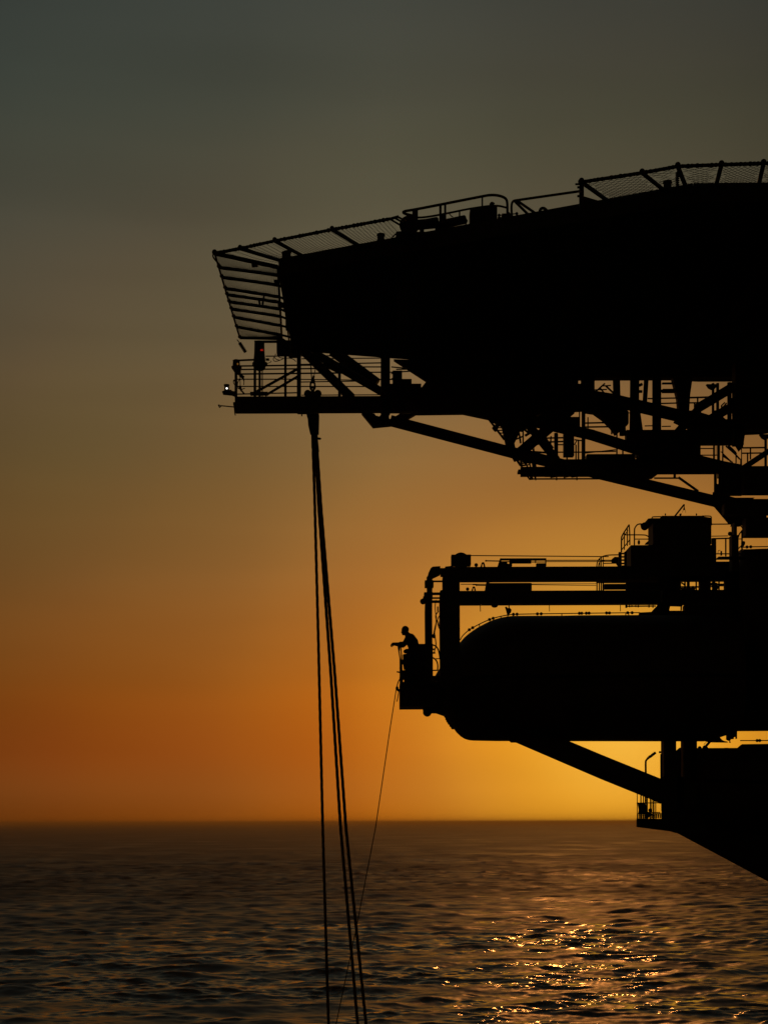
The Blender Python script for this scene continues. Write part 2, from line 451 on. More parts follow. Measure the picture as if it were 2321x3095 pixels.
# small loop of rail at the outer corner
MB().path([at(zA(90, 245), 33.9), at(zA(85, 285), 33.95), at(zA(180, 385), 34.4)], .018).build('corner_rail', STEEL, deck)
MB().px(zA(515, 335), zA(590, 395), 34.0, .2).build('arm_clamp', STEEL, deck)
MB().px(zA(765, 530), zA(830, 590), 35.2, .2).build('arm_clamp', STEEL, deck)
MB().tb(zA(600, 760), zA(610, 810), 7, 36.7).build('arm_clamp', STEEL, deck); MB().tb(zA(655, 720), zA(640, 810), 6, 36.7).build('arm_clamp', STEEL, deck); MB().px(zA(810, 800), zA(905, 850), 36.8, .2).build('arm_clamp', STEEL, deck)
# near edge, left of the monitor
ft = [zA(105, 238), zA(390, 185), zA(775, 100), zB(10, 368), zB(495, 278)]
fb = [zA(835, 400), zA(860, 372), zA(1110, 290), zB(250, 500), zB(640, 345)]
def front_tip(p, z=H - .14): return at(p, depth_z(p, z))
T = [front_tip(p) for p in ft]; T[0] = tips[0].copy()
Bs = []
for p in fb:
    e = edge_at(p); Bs.append(Vector((e.x, e.y, H - .02)))
Bs[0] = bases[0].copy(); 
for i in range(1, 4): arm(T[i], Bs[i], .042)
for i in range(4):
    MB().tube(T[i], T[i + 1], .034, seg=8).build('net_rail', STEEL, deck)
    netting(Bs[i], Bs[i + 1], T[i + 1], T[i], .075).build('netting', WIRE, deck)
# slatted end frame beside the monitor
m = MB()
for a, b in ((zB(492, 278), zB(620, 355)), (zB(530, 268), zB(640, 330)), (zB(562, 262), zB(655, 312))): m.tb(a, b, 6, T[4].y, Bs[4].y)
m.tube(T[4], at(zB(566, 258), T[4].y), .03); m.build('end_frame', STEEL, deck)
# near edge, right of the gate post: diamond netting
ct = [zC(520, 180), zC(890, 124), zC(1108, 84), zC(1375, 74), zC(1632, 66), zC(1900, 58)]
cb = [zC(690, 296), zC(1035, 236), zC(1160, 212), zC(1340, 203), zC(1600, 192), zC(1860, 186)]
T2 = [front_tip(p) for p in ct]; B2 = []
for p in cb:
    e = edge_at(p); B2.append(Vector((e.x, e.y, H - .02)))
for a, b in zip(T2, B2): arm(a, b, .045)
for i in range(5):
    MB().tube(T2[i], T2[i + 1], .035, seg=8).build('net_rail', STEEL, deck)
    netting(B2[i], B2[i + 1], T2[i + 1], T2[i], .12, True).build('netting', WIRE, deck)
# lacing wound round the outer rails
def lacing(a, b):
    m = MB(); L = (b - a).length; k = int(L / .085)
    for i in range(1, k):
        p = a.lerp(b, (i + random.uniform(-.2, .2)) / k); m.ball(p, .046 * random.uniform(.85, 1.1), nu=6, nv=4)
    return m
for i in range(5): lacing(T2[i], T2[i + 1]).build('lacing', ROPE, deck)
for i in range(4): lacing(T[i], T[i + 1]).build('lacing', ROPE, deck)
# perimeter lights: squat lamp housings on the deck edge
for p, s_ in ((zB(418, 450), 1), (zC(1052, 208), 1), (zA(915, 290), .95), (zA(880, 345), .7)):
    e = edge_at(p); c0 = Vector((e.x, e.y + .12, H + .03))
    MB().lathe(c0, UP, [(0, .10 * s_), (.05, .10 * s_), (.06, .085 * s_), (.15, .08 * s_), (.17, .10 * s_), (.2, .09 * s_)], 12).build('perimeter_light', STEEL, deck)

# fire monitor and its surroundings, outside the deck edge
YM = edge_at(zB(800, 400)).y - .15
fm = thing('fire_monitor', 'dark foam monitor with thick barrel lying inside the rounded rail on the helideck edge', 'fire monitor', at(zB(760, 420), YM))
m = MB(); m.tb(zB(955, 318), zB(1122, 283), 26, YM, seg=14); m.tb(zB(880, 330), zB(1000, 304), 19, YM); m.tb(zB(1118, 284), zB(1130, 281), 22, YM); m.build('barrel', STEEL, fm)
m = MB(); m.tb(zB(700, 330), zB(900, 312), 30, YM, seg=12); m.tb(zB(720, 300), zB(890, 270), 7, YM); m.build('body', STEEL, fm)
m = MB(); m.px(zB(640, 300), zB(700, 430), YM, .25); m.tb(zB(760, 330), zB(760, 440), 14, YM); m.build('pedestal', STEEL, fm)
m = MB(); m.px(zB(870, 335), zB(980, 395), YM, .2); m.px(zB(700, 385), zB(860, 440), YM, .18); m.build('base_frame', STEEL, fm)
m = MB(); m.lathe(at(zB(655, 345), YM) - Vector((0, .12, 0)), Vector((0, 1, 0)), [(0, .20), (.03, .22), (.06, .20)], 18); m.build('hand_wheel', STEEL, fm)
m = MB(); m.pp([zB(505, 452), zB(515, 425), zB(545, 405), zB(550, 385), zB(615, 390)], 4, YM); m.pp([zB(1120, 278), zB(1142, 290), zB(1128, 318), zB(1126, 345)], 4, YM); m.build('supply_hose', RUBBER, fm)
m = MB(); m.poly([zB(548, 382), zB(616, 384), zB(640, 440), zB(560, 452), zB(540, 430)], YM, .2); m.px(zB(610, 300), zB(645, 425), YM - .02, .2); m.build('valve_box', STEEL, fm)
m = MB(); m.pp([zB(968, 235), zB(985, 228), zB(1005, 255), zB(1020, 262)], 3, YM); m.px(zB(905, 232), zB(950, 300), YM, .12); m.build('nozzle_lock', STEEL, fm)

gr = thing('guard_rail', 'tubular guard rail with rounded corners round the fire monitor at the deck edge', 'railing', at(zB(1000, 420), YM - .4))
yr = YM - .35
m = MB(); m.pp([zB(680, 250), zB(605, 232), zB(605, 214), zB(690, 203), zB(1260, 90), zB(1340, 76), zB(1415, 84), zB(1466, 108), zB(1475, 150), zB(1475, 250)], 8, yr, smooth=3); m.build('top_rail', STEEL, gr)
m = MB(); m.pp([zB(660, 248), zB(700, 268), zB(800, 264), zB(1000, 226), zB(1170, 190), zB(1380, 162), zB(1475, 186)], 6, yr); m.build('mid_rail', STEEL, gr)
for x, yt, yb, w_ in ((657, 245, 300, 6), (915, 162, 300, 8), (955, 152, 300, 7), (1075, 212, 262, 5), (1265, 92, 185, 5)):
    MB().tb(zB(x, yt), zB(x, yb), w_, yr).build('post', STEEL, gr)
MB().px(zB(680, 198), zB(728, 285), yr - .02, .06).build('name_plate', STEEL, gr)
cab = thing('equipment_cabinet', 'black box cabinet standing at the right end of the fire monitor', 'cabinet', at(zB(1280, 350), YM))
MB().poly([zB(1163, 190), zB(1390, 158), zB(1390, 320), zB(1163, 360)], YM - .1, .35).build('case', STEEL, cab)
MB().tb(zB(1325, 156), zB(1368, 148), 5, YM).ball(at(zB(1346, 154), YM), .05).build('lid_handle', STEEL, cab)
MB().poly([zB(1185, 205), zB(1372, 178), zB(1372, 300), zB(1185, 335)], YM - .115, .012).build('door', DECKP, cab)
vm = thing('valve_manifold', 'small cluster of valves with knobs between the two deck edge rails', 'valve', at(zB(1480, 290), YM))
m = MB(); m.px(zB(1425, 232), zB(1515, 272), YM - .1, .15); m.tb(zB(1445, 255), zB(1440, 290), 9, YM); m.tb(zB(1500, 250), zB(1512, 285), 8, YM); m.build('body', STEEL, vm)
for a, b in ((zB(1405, 248), zB(1430, 246)), (zB(1405, 270), zB(1430, 262)), (zB(1512, 238), zB(1553, 234)), (zB(1520, 255), zB(1548, 272)), (zB(1490, 222), zB(1490, 240))):
    MB().tb(a, b, 3.5, YM - .05).ball(at(a if a[0] < 1530 else b, YM - .05), .035, nu=8, nv=6).build('valve_handle', STEEL, vm)
lr = thing('guard_rail', 'low sloping rail with slanted stays between the fire monitor and the gate post', 'railing', at(zC(300, 380), 31.5))
ya, yb_ = edge_at(zC(100, 390)).y - .5, edge_at(zC(505, 320)).y - .5
m = MB(); P = [at(zC(95, 395), ya), at(zC(91, 322), ya), at(zC(100, 296), ya), at(zC(125, 291), ya), at(zC(510, 236), yb_)]; m.path(P, .026); m.build('top_rail', STEEL, lr)
MB().tb(zC(112, 297), zC(200, 384), 8, ya, ya + .35).build('stay', STEEL, lr); MB().tb(zC(130, 296), zC(240, 372), 8, ya, ya + .35).build('stay', STEEL, lr)
m = MB(); m.pp([zC(262, 372), zC(268, 345), zC(285, 338), zC(300, 345), zC(322, 372)], 9, edge_at(zC(290, 370)).y, smooth=3)
solo(m, 'lifting_loop', STEEL, 'small bent pipe loop sticking up from the deck edge under the sloping rail', 'pipe loop')
gp = thing('gate_post', 'upright post with two hinge knobs where the diamond netting begins', 'post', at(zC(520, 340), T2[0].y))
MB().px(zC(505, 190), zC(535, 345), T2[0].y, .12).build('post', STEEL, gp)
MB().tb(zC(482, 193), zC(552, 193), 6, T2[0].y).ball(at(zC(516, 178), T2[0].y), .06, nu=8, nv=6).build('cap', STEEL, gp)
for y in (212, 266): MB().tb(zC(494, y), zC(512, y), 7, T2[0].y).build('hinge', STEEL, gp)
MB().poly([zC(532, 266), zC(655, 302), zC(640, 330), zC(532, 345)], T2[0].y + .3, .05).build('gusset', STEEL, gp)

def ribbed(a, b, r, n_, label, Y, string=None):
    o = thing('ribbed_insulator', label, 'insulator', at(b, Y), 'ribbed insulators on the helideck nets')
    p, q = at(a, Y), at(b, Y); d = q - p
    m = MB(); m.tube(p, q, r * .35); m.build('rod', STEEL, o)
    for i in range(n_):
        c = p + d * ((i + .5) / n_)
        MB().lathe(c - d.normalized() * .008, d, [(0, r * .6), (.005, r), (.011, r), (.016, r * .6)], 12).build('rib', RUBBER, o)
    if string:
        m = MB(); m.path([at(s_, Y) for s_ in string], .013); m.build('cord', ROPE, o)
ribbed(zC(1105, 118), zC(1105, 214), .042, 8, 'upright ribbed insulator in front of the diamond netting', T2[2].y - .1, [zC(1108, 95), zC(1106, 118)])
ribbed(zK(535, 225), zK(655, 410), .052, 9, 'slanting ribbed insulator hanging free under the tip of the left net', 39.6, [zK(490, 165), zK(500, 180), zK(535, 225)])

# ------------------------------------------------------------------ boom walkway under the deck's left end
YB = 38.6
bw = thing('boom_walkway', 'slim cantilevered walkway with many thin rails reaching left under the helideck', 'walkway', at(zD(400, 690), YB))
m = MB(); m.px(zD(82, 545), zD(1320, 690), YB, .35); m.px(zD(68, 594), zD(100, 640), YB + .04, .25); m.px(zD(600, 560), zD(690, 697), YB + .02, .34); m.tb(zD(642, 690), zD(642, 712), 4, YB); m.build('boom', STEEL, bw)
m = MB(); m.poly([zD(70, 600), zD(84, 600), zD(84, 690), zD(78, 690)], YB + .05, .2); m.build('end_plate', STEEL, bw)
for x, yt, w_ in ((92, 245, 9), (250, 235, 8.5), (290, 330, 7.5), (312, 320, 3.5), (505, 205, 8), (957, 355, 9), (950, 375, 3), (985, 520, 4)):
    MB().tb(zD(x, yt), zD(x, 552), w_, YB + .1).build('rail_post', STEEL, bw)
for x0, y0, x1, y1, w_, dy in ((92, 293, 880, 282, 5, 0), (92, 322, 900, 312, 4.5, .3), (92, 360, 1000, 350, 5, 0), (92, 403, 500, 403, 3.5, .3), (92, 463, 1250, 464, 3.6, 0),
                               (92, 528, 600, 516, 4, 0), (500, 402, 1200, 412, 3.2, .3), (600, 427, 1150, 418, 3.5, 0), (640, 536, 1310, 533, 3, .3), (340, 210, 1000, 206, 3.6, .3), (640, 232, 1310, 226, 3.3, .3),
                               (600, 280, 1310, 266, 4, .3), (1100, 300, 1310, 300, 4, 0), (1150, 345, 1450, 344, 4, 0), (1200, 405, 1450, 405, 3.6, 0)):
    MB().tb(zD(x0, y0), zD(x1, y1), w_, YB + dy + .02, seg=6).build('rail', STEEL, bw)
MB().path([at(zD(72, 250), YB + .1), at(zD(100, 246), YB + .1), at(zD(245, 240), YB + .1)], .025).build('rail', STEEL, bw)
MB().tb(zD(212, 535), zD(610, 315), 8.5, YB + .35).build('brace', STEEL, bw); MB().tb(zD(335, 540), zD(610, 378), 8, YB + .35).build('brace', STEEL, bw)
m = MB(); m.px(zK(740, 1170), zK(1090, 1250), YB + .05, .15); m.build('toe_board', STEEL, bw)
# bracket lantern, rod and beacon at the outer end
ln = thing('lantern', 'small lantern glowing white on a bracket at the walkway tip', 'lantern', at(zK(290, 1170), YB + .1))
MB().lathe(at(zK(288, 1050), YB + .1), -UP, [(-.02, .075), (-.005, .08), (.02, .062)], 14).tb(zK(252, 1045), zK(252, 1135), 3, YB + .1).tb(zK(326, 1045), zK(326, 1135), 3, YB + .1).px(zK(240, 1125), zK(340, 1150), YB, .2).px(zK(240, 1040), zK(338, 1085), YB + .02, .15).build('housing', STEEL, ln)
MB().ball(at(zK(290, 1106), YB), .023).build('lens', WHITE_LIT, ln); MB().px(zK(243, 1040), zK(337, 1140), YB + .06, .1).build('back_plate', STEEL, ln)
MB().poly([zK(195, 1165), zK(250, 1140), zK(380, 1132), zK(385, 1152), zK(455, 1165), zK(455, 1250), zK(420, 1225), zK(380, 1208), zK(205, 1190)], YB + .02, .2).build('bracket', STEEL, ln)
rd = thing('forked_rod', 'thin rod with a forked tip poking left from the boom end', 'rod', at(zK(300, 1465), YB + .15))
MB().tb(zK(185, 1442), zK(425, 1465), 3.6, YB + .15).build('rod', STEEL, rd)
m = MB(); m.tb(zK(130, 1425), zK(155, 1478), 4, YB + .15); m.tb(zK(150, 1475), zK(195, 1438), 3.2, YB + .15); m.tb(zK(128, 1422), zK(180, 1440), 2.5, YB + .15); m.build('fork', STEEL, rd)
bc = thing('beacon', 'stubby beacon with an amber glint clamped to the outermost rail post', 'beacon', at(zK(480, 830), YB))
MB().lathe(at(zK(475, 690), YB), UP, [(-.15, .05), (-.03, .13), (0, .135), (.02, .10), (.14, .09), (.16, .10), (.18, .07)], 14).build('housing', STEEL, bc)
MB().ball(at(zK(500, 635), YB - .09), .022, (1, .5, 1.4)).build('lens', AMBER_LIT, bc)
MB().poly([zK(500, 700), zK(575, 690), zK(545, 790), zK(470, 840), zK(440, 820)], YB + .05, .1).tb(zK(545, 850), zK(615, 900), 10, YB).tb(zK(605, 880), zK(620, 960), 4, YB).build('clamp', STEEL, bc)
m = MB()
for pts in ([zK(500, 820), zK(540, 870), zK(600, 890), zK(625, 950), zK(618, 1040)], [zK(560, 780), zK(545, 900), zK(550, 1060), zK(570, 1130)], [zK(425, 940), zK(415, 990), zK(440, 1040), zK(470, 1050)],
            [zK(540, 930), zK(500, 990), zK(495, 1060), zK(520, 1110)], [zK(560, 1060), zK(580, 1150), zK(615, 1215)], [zK(500, 1100), zK(560, 1130), zK(640, 1105)]):
    m.pp(pts, 2.6, YB - .02)
m.tb(zK(530, 1060), zK(575, 1160), 6, YB); m.tb(zK(575, 1150), zK(625, 1210), 5, YB); m.px(zK(420, 930), zK(460, 965), YB, .06)
solo(m, 'loose_cable', RUBBER, 'tangle of thin loose cable hanging down the outermost rail post below the beacon', 'cable')
rl = thing('obstruction_lamp', 'tall dark lamp with a faint red glow above the walkway rails', 'lamp', at(zK(930, 760), YB))
yl = YB - .15
m = MB(); c = at(zK(920, 470), yl); px_ = lambda d: d * .15672 * yl / F
m.lathe(c, UP, [(-px_(285), px_(60)), (-px_(265), px_(110)), (-px_(175), px_(128)), (-px_(150), px_(118)), (-px_(90), px_(115)), (px_(40), px_(102)), (px_(260), px_(96)), (px_(268), px_(70))], 18); m.build('housing', STEEL, rl)
m = MB(); m.lathe(at(zK(955, 372), yl - .05), UP, [(-.05, .05), (-.03, .076), (.03, .076), (.05, .05)], 16); m.build('lens', RED_DIM, rl)
m = MB(); m.ball(at(zK(962, 368), yl - .125), .032, (1.25, .4, .6)); m.build('glow', RED_LIT, rl)
m = MB(); m.px(zK(1040, 525), zK(1112, 575), yl, .1); m.build('terminal_box', STEEL, rl)
for x in (805, 1050): MB().ball(at(zK(x, 640), yl), .05, (.7, 1, 1.2)).build('clamp', STEEL, rl)
MB().pp([zK(1020, 640), zK(1090, 620), zK(1160, 590), zK(1130, 575)], 1.8, yl).build('wire', RUBBER, rl)
jb = thing('junction_box', 'square black box hung under the end of the left net', 'junction box', at(zK(1390, 480), YB))
MB().px(zK(1250, 175), zK(1530, 475), YB - .1, .22).build('case', STEEL, jb)
MB().px(zK(820, 172), zK(1260, 212), YB - .05, .12).build('bracket_bar', STEEL, jb)
MB().px(zK(1275, 215), zK(1500, 445), YB - .112, .01).build('door', DECKP, jb)
m = MB()
for pts in ([zK(1530, 270), zK(1575, 300), zK(1590, 340)], [zK(1530, 350), zK(1580, 370), zK(1600, 430)], [zK(1525, 400), zK(1560, 400), zK(1600, 455)]): m.pp(pts, 3, YB)
for pts in ([zK(1210, 490), zK(1180, 545), zK(1210, 590), zK(1290, 575), zK(1380, 535)], [zK(1275, 485), zK(1330, 525), zK(1500, 520), zK(1580, 545), zK(1625, 590)], [zK(1205, 490), zK(1235, 545), zK(1300, 560)], [zK(1230, 440), zK(1225, 480)]): m.pp(pts, 2.4, YB - .1)
solo(m, 'looped_cable', RUBBER, 'looped cables drooping from the square junction box to the upright column', 'cable')
# hoist chain and clamp
hc = thing('hoist_chain', 'chain and shackles dropping to a lumpy clamp on the walkway', 'chain', at(zD(735, 560), YB + .15))
yh = YB + .1
m = MB(); m.tb(zD(716, 262), zD(726, 425), 3.6, yh); m.tb(zD(762, 290), zD(735, 415), 2.5, yh); m.build('wire', ROPE, hc)
m = MB(); m.tb(zD(742, 375), zD(735, 410), 7, yh); m.pp([zD(716, 435), zD(712, 480), zD(725, 492)], 6, yh); m.pp([zD(748, 435), zD(754, 475), zD(742, 490)], 6, yh); m.tb(zD(710, 430), zD(752, 432), 5, yh); m.tb(zD(712, 474), zD(754, 474), 6, yh)
m.ball(at(zD(735, 420), yh), .06); m.build('shackle', STEEL, hc)
m = MB(); m.px(zD(690, 512), zD(782, 560), yh - .08, .25); m.ball(at(zD(692, 524), yh), .10); m.ball(at(zD(776, 524), yh), .10); m.tb(zD(733, 490), zD(733, 520), 12, yh); m.tb(zD(678, 535), zD(797, 535), 9, yh); m.build('clamp', STEEL, hc)
# fairlead spout the ropes hang from
fl = thing('rope_spout', 'tapering steel spout under the walkway that the long ropes hang from', 'spout', at(zM(400, 890), YB + .1))
ys = YB + .05
MB().poly([zM(190, 70), zM(472, 70), zM(462, 490), zM(270, 490), zM(232, 330), zM(220, 165)], ys, .25).build('socket', STEEL, fl)
MB().poly([zM(295, 486), zM(442, 486), zM(442, 590), zM(472, 886), zM(335, 890), zM(303, 835)], ys + .03, .18).build('sleeve', STEEL, fl)
MB().ball(at(zM(482, 632), ys), .038, (1.3, 1, .8)).tb(zM(445, 610), zM(480, 632), 4, ys).build('knob', STEEL, fl)
def rope(pts, w_, label, Y=YB + .15, name='hanging_rope', cat='rope', group='long ropes hanging from the walkway', twist=True):
    P = [at(p, Y) for p in pts]
    d = P[-1] - P[-2]; t = (-.6 - P[-1].z) / d.z; P.append(P[-1] + d * t)
    m = MB(); r = w_ / 2 * Y / F
    Q = [P[0]]
    for a, b in zip(P, P[1:]):
        k = max(2, int((b - a).length / .6))
        Q += [a.lerp(b, i / k) for i in range(1, k + 1)]
    if twist:      # three strands laid round one another
        fine = []
        for a, b in zip(Q, Q[1:]): fine += [a.lerp(b, q_ / 8) for q_ in range(8)]
        fine.append(Q[-1]); Lr = 0
        strands = [[], [], []]
        for i, p in enumerate(fine):
            if i: Lr += (p - fine[i - 1]).length
            for s_ in range(3):
                th = Lr / .9 * 2 * math.pi + s_ * 2 * math.pi / 3
                strands[s_].append(p + Vector((math.cos(th), math.sin(th), 0)) * r * .26)
        for s_ in strands: m.path(s_, r * .75, 6, 0)
    else: m.path(Q, r, 6, 0)
    return solo(m, name, ROPE_TAN, label, cat, group)
rope([zM(340, 880), (951, 1511), (962, 1930), zN(280, 0), zN(345, 2212)], 10.2, 'leftmost of the three long ropes, hanging apart from the other two')
rope([zM(395, 880), zM(470, 2200), (1000, 2040), zN(480, 0), zN(672, 2212)], 11, 'middle one of the three long ropes, close beside the right one')
rope([zM(430, 880), zM(520, 2200), (1012, 2040), zN(540, 0), zN(766, 2212)], 11, 'rightmost of the three long ropes, leaning farthest to the right')
# ------------------------------------------------------------------ truss under the helideck
YT = 39.6
tr = thing('support_truss', 'maze of thick black tubes and struts carrying the helideck from below', 'truss', at(zE(900, 1100), YT))
def strut(a, b, w_, name='brace', Y=YT, Y2=None, w2=None): return MB().tb(a, b, w_, Y, Y2, 14, w2).build(name, STEEL, tr)
def plate(pts, Y, dY, name='gusset', mat=None, par=None): return MB().poly(pts, Y, dY).build(name, mat or STEEL, par or tr)
# left bay between walkway and deck
strut(zD(618, 40), zD(618, 562), 13, 'column', YB + .45)
strut(zD(655, 165), zD(1060, 560), 28); strut(zD(735, 180), zD(1330, 520), 25, 'brace', YT + .3)
strut(zD(900, 165), zD(1270, 440), 34, 'brace', YT + .6); strut(zD(830, 270), zD(960, 330), 20)
strut(zD(1340, 180), zD(1340, 700), 29, 'column')
plate([zD(1140, 680), zD(1250, 690), zD(1260, 706), zD(1290, 714), zD(1310, 690), zD(1370, 690), zD(1372, 730), zD(1385, 738), zD(1460, 690), zD(1590, 690), zD(1480, 752), zD(1500, 770), zD(1235, 795)], YT - .05, .25)
MB().tb(zD(1237, 785), zD(1237, 803), 3, YT).build('drain_stub', STEEL, tr)
# the long brace running down to the right
strut((1180, 1271), (1560, 1371), 34, 'long_brace', YT - .1); strut((1552, 1369), (2190, 1522), 35, 'long_brace', YT - .1)
# solid girder box
MB().px(zD(1310, 440), zD(1640, 690), YT + .3, .25).build('girder', STEEL, tr)
MB().poly([(1190, 1085), (1560, 1100), (1720, 1126), (1740, 1180), (1700, 1225), (1640, 1262), (1580, 1300), (1525, 1290), (1476, 1264), (1400, 1248), (1240, 1250), (1250, 1200), (1290, 1150)], YT + .75, .2).build('girder', STEEL, tr)
m = MB(); m.px(zD(1400, 330), zD(1480, 470), YT, .3); m.px(zD(1430, 400), zD(1560, 540), YT + .05, .3); m.build('bracket', STEEL, tr)
for a, b in ((zD(1390, 300), zD(1500, 310)), (zD(1400, 345), zD(1650, 330)), (zD(1430, 320), zD(1640, 318)), (zD(1380, 404), zD(1440, 404))): MB().tb(a, b, 4, YT + .2).build('conduit', STEEL, tr)
m = MB(); m.pp([zD(1388, 360), zD(1400, 350), zD(1430, 375), zD(1410, 400), zD(1392, 395)], 3, YT); m.build('conduit', STEEL, tr)
# middle bay
MB().px(zE(880, 362), zE(1318, 470), YT + .65, .2).build('deck_beam', STEEL, tr)
for x0, x1 in ((880, 914), (972, 984), (1052, 1154), (1178, 1318)): MB().px(zE(x0, 300), zE(x1, 368), YT + .66, .1).build('hanger', STEEL, tr)
MB().tb(zE(980, 347), zE(1056, 347), 2.4, YT + .7, seg=6).build('rail', STEEL, tr)
MB().px(zE(640, 300), zE(720, 480), YT + .65, .2).build('deck_beam', STEEL, tr)
for a, b, w_ in ((zE(1330, 440), zE(1420, 360), 5), (zE(1375, 410), zE(1420, 465), 5), (zE(1430, 385), zE(1520, 470), 6), (zE(1400, 385), zE(1480, 380), 4), (zE(1310, 425), zE(1440, 420), 4)): MB().tb(a, b, w_, YT + .4, seg=6).build('rail', STEEL, tr)
plate([zE(700, 462), zE(1000, 490), zE(1500, 560), zE(1540, 640), zE(1440, 640), zE(1330, 640), zE(1240, 632), zE(1060, 645), zE(930, 625), zE(800, 632), zE(640, 600)], YT + .35, .1)
MB().px((1560, 1090), (2250, 1150), YT + .9, .3).build('deck_beam', STEEL, tr)
strut(zE(735, 420), zE(455, 1000), 22, 'brace', YT - .2)
strut(zE(540, 1080), zE(1080, 620), 33); strut(zE(620, 730), zE(935, 1130), 26)
strut(zE(420, 720), zE(480, 1010), 26, 'column')
strut(zE(520, 700), zE(1300, 880), 33, 'chord'); strut(zE(1290, 878), zF(330, 1015), 33, 'chord'); strut(zF(325, 1014), zF(660, 1090), 33, 'chord')
strut(zE(700, 400), zF(100, 525), 38, 'chord', YT + .3); strut(zF(95, 524), zF(1010, 740), 38, 'chord', YT + .3)
plate([zE(560, 560), zE(830, 545), zE(950, 560), zE(1010, 650), zE(900, 745), zE(800, 715), zE(790, 655), zE(720, 690), zE(640, 760), zE(560, 780)], YT + .2, .2)
plate([zE(400, 700), zE(580, 770), zE(520, 900), zE(430, 985), zE(412, 900), zE(380, 760)], YT + .15, .15)
MB().px(zE(1050, 560), zE(1330, 640), YT + .4, .3).build('deck_beam', STEEL, tr)
plate([zE(1180, 560), zE(1560, 560), zE(1659, 640), zE(1659, 760), zE(1530, 870), zE(1480, 800), zE(1400, 720), zE(1310, 655), zE(1200, 640)], YT + .35, .2)
MB().px(zE(820, 625), zE(1000, 645), YT + .35, .1).build('rail', STEEL, tr); MB().tb(zE(812, 655), zE(870, 745), 4, YT).build('rail', STEEL, tr); MB().tb(zE(800, 650), zE(800, 720), 4, YT).build('post', STEEL, tr); MB().tb(zE(905, 640), zE(885, 700), 7, YT).build('post', STEEL, tr)
for a, b, w_ in ((zE(600, 790), zE(600, 1010), 5), (zE(520, 860), zE(560, 830), 5), (zE(530, 920), zE(600, 890), 5), (zE(560, 860), zE(575, 960), 6), (zE(610, 820), zE(660, 860), 7), (zE(620, 885), zE(680, 850), 8), (zE(610, 1010), zE(760, 965), 6), (zE(610, 1040), zE(830, 1055), 6),
                 (zE(700, 940), zE(710, 1040), 4), (zE(660, 985), zE(720, 1050), 4), (zE(930, 860), zE(930, 1110), 12), (zE(880, 890), zE(870, 1060), 5), (zE(790, 910), zE(1000, 905), 5), (zE(800, 950), zE(1000, 943), 5), (zE(940, 975), zE(1000, 975), 4), (zE(935, 1050), zE(1000, 1050), 4),
                 (zE(800, 880), zE(900, 1010), 7), (zE(945, 870), zE(945, 1110), 4), (zE(1205, 560), zE(1205, 1120), 12), (zE(1165, 640), zE(1165, 800), 4), (zE(1130, 975), zE(1130, 1120), 4.5), (zE(1155, 930), zE(1155, 1120), 5), (zE(1110, 1050), zE(1190, 1050), 4), (zE(1115, 925), zE(1190, 935), 4), (zE(1115, 975), zE(1140, 930), 4)):
    MB().tb(a, b, w_, YT + .1, seg=8).build('post', STEEL, tr)
for a, b, w_ in ((zE(1225, 758), zE(1480, 752), 5), (zE(1225, 798), zE(1480, 794), 5), (zE(1225, 1048), zE(1530, 1040), 4.5), (zE(1225, 1060), zE(1530, 1024), 3), (zE(1250, 700), zE(1250, 820), 4), (zE(1488, 790), zE(1488, 870), 5), (zE(1540, 860), zE(1540, 1080), 5), (zE(1600, 1000), zE(1600, 1080), 5)):
    MB().tb(a, b, w_, YT + .35, seg=8).build('rail', STEEL, tr)
MB().px(zE(1225, 1068), zF(330, 1150), YT + .1, .3).build('walkway_beam', STEEL, tr)
for a, b, w_ in ((zF(142, 330), zF(150, 640), 22), (zF(325, 300), zF(318, 860), 28), (zF(545, 300), zF(545, 860), 27), (zF(440, 330), zF(420, 640), 14), (zF(195, 570), zF(205, 880), 20), (zF(115, 560), zF(125, 880), 6), (zF(340, 640), zF(370, 850), 24)):
    strut(a, b, w_, 'column', YT + .5)
plate([zF(705, 300), zF(905, 300), zF(880, 480), zF(870, 650), zF(768, 650), zF(755, 500), zF(725, 380)], YT + .55, .25, 'column')
for a, b in ((zF(590, 435), zF(735, 432)), (zF(590, 508), zF(760, 505)), (zF(590, 560), zF(770, 555)), (zF(455, 510), zF(510, 512)), (zF(360, 440), zF(400, 440)), (zF(370, 380), zF(400, 365))):
    MB().tb(a, b, 9 if a[1] < 1185 else 4.5, YT + .4).build('rail', STEEL, tr)
MB().px(zF(595, 350), zF(705, 358), YT + .7, .1).build('rail', STEEL, tr)
MB().px(zF(595, 412), zF(730, 458), YT + .75, .15).build('deck_beam', STEEL, tr)
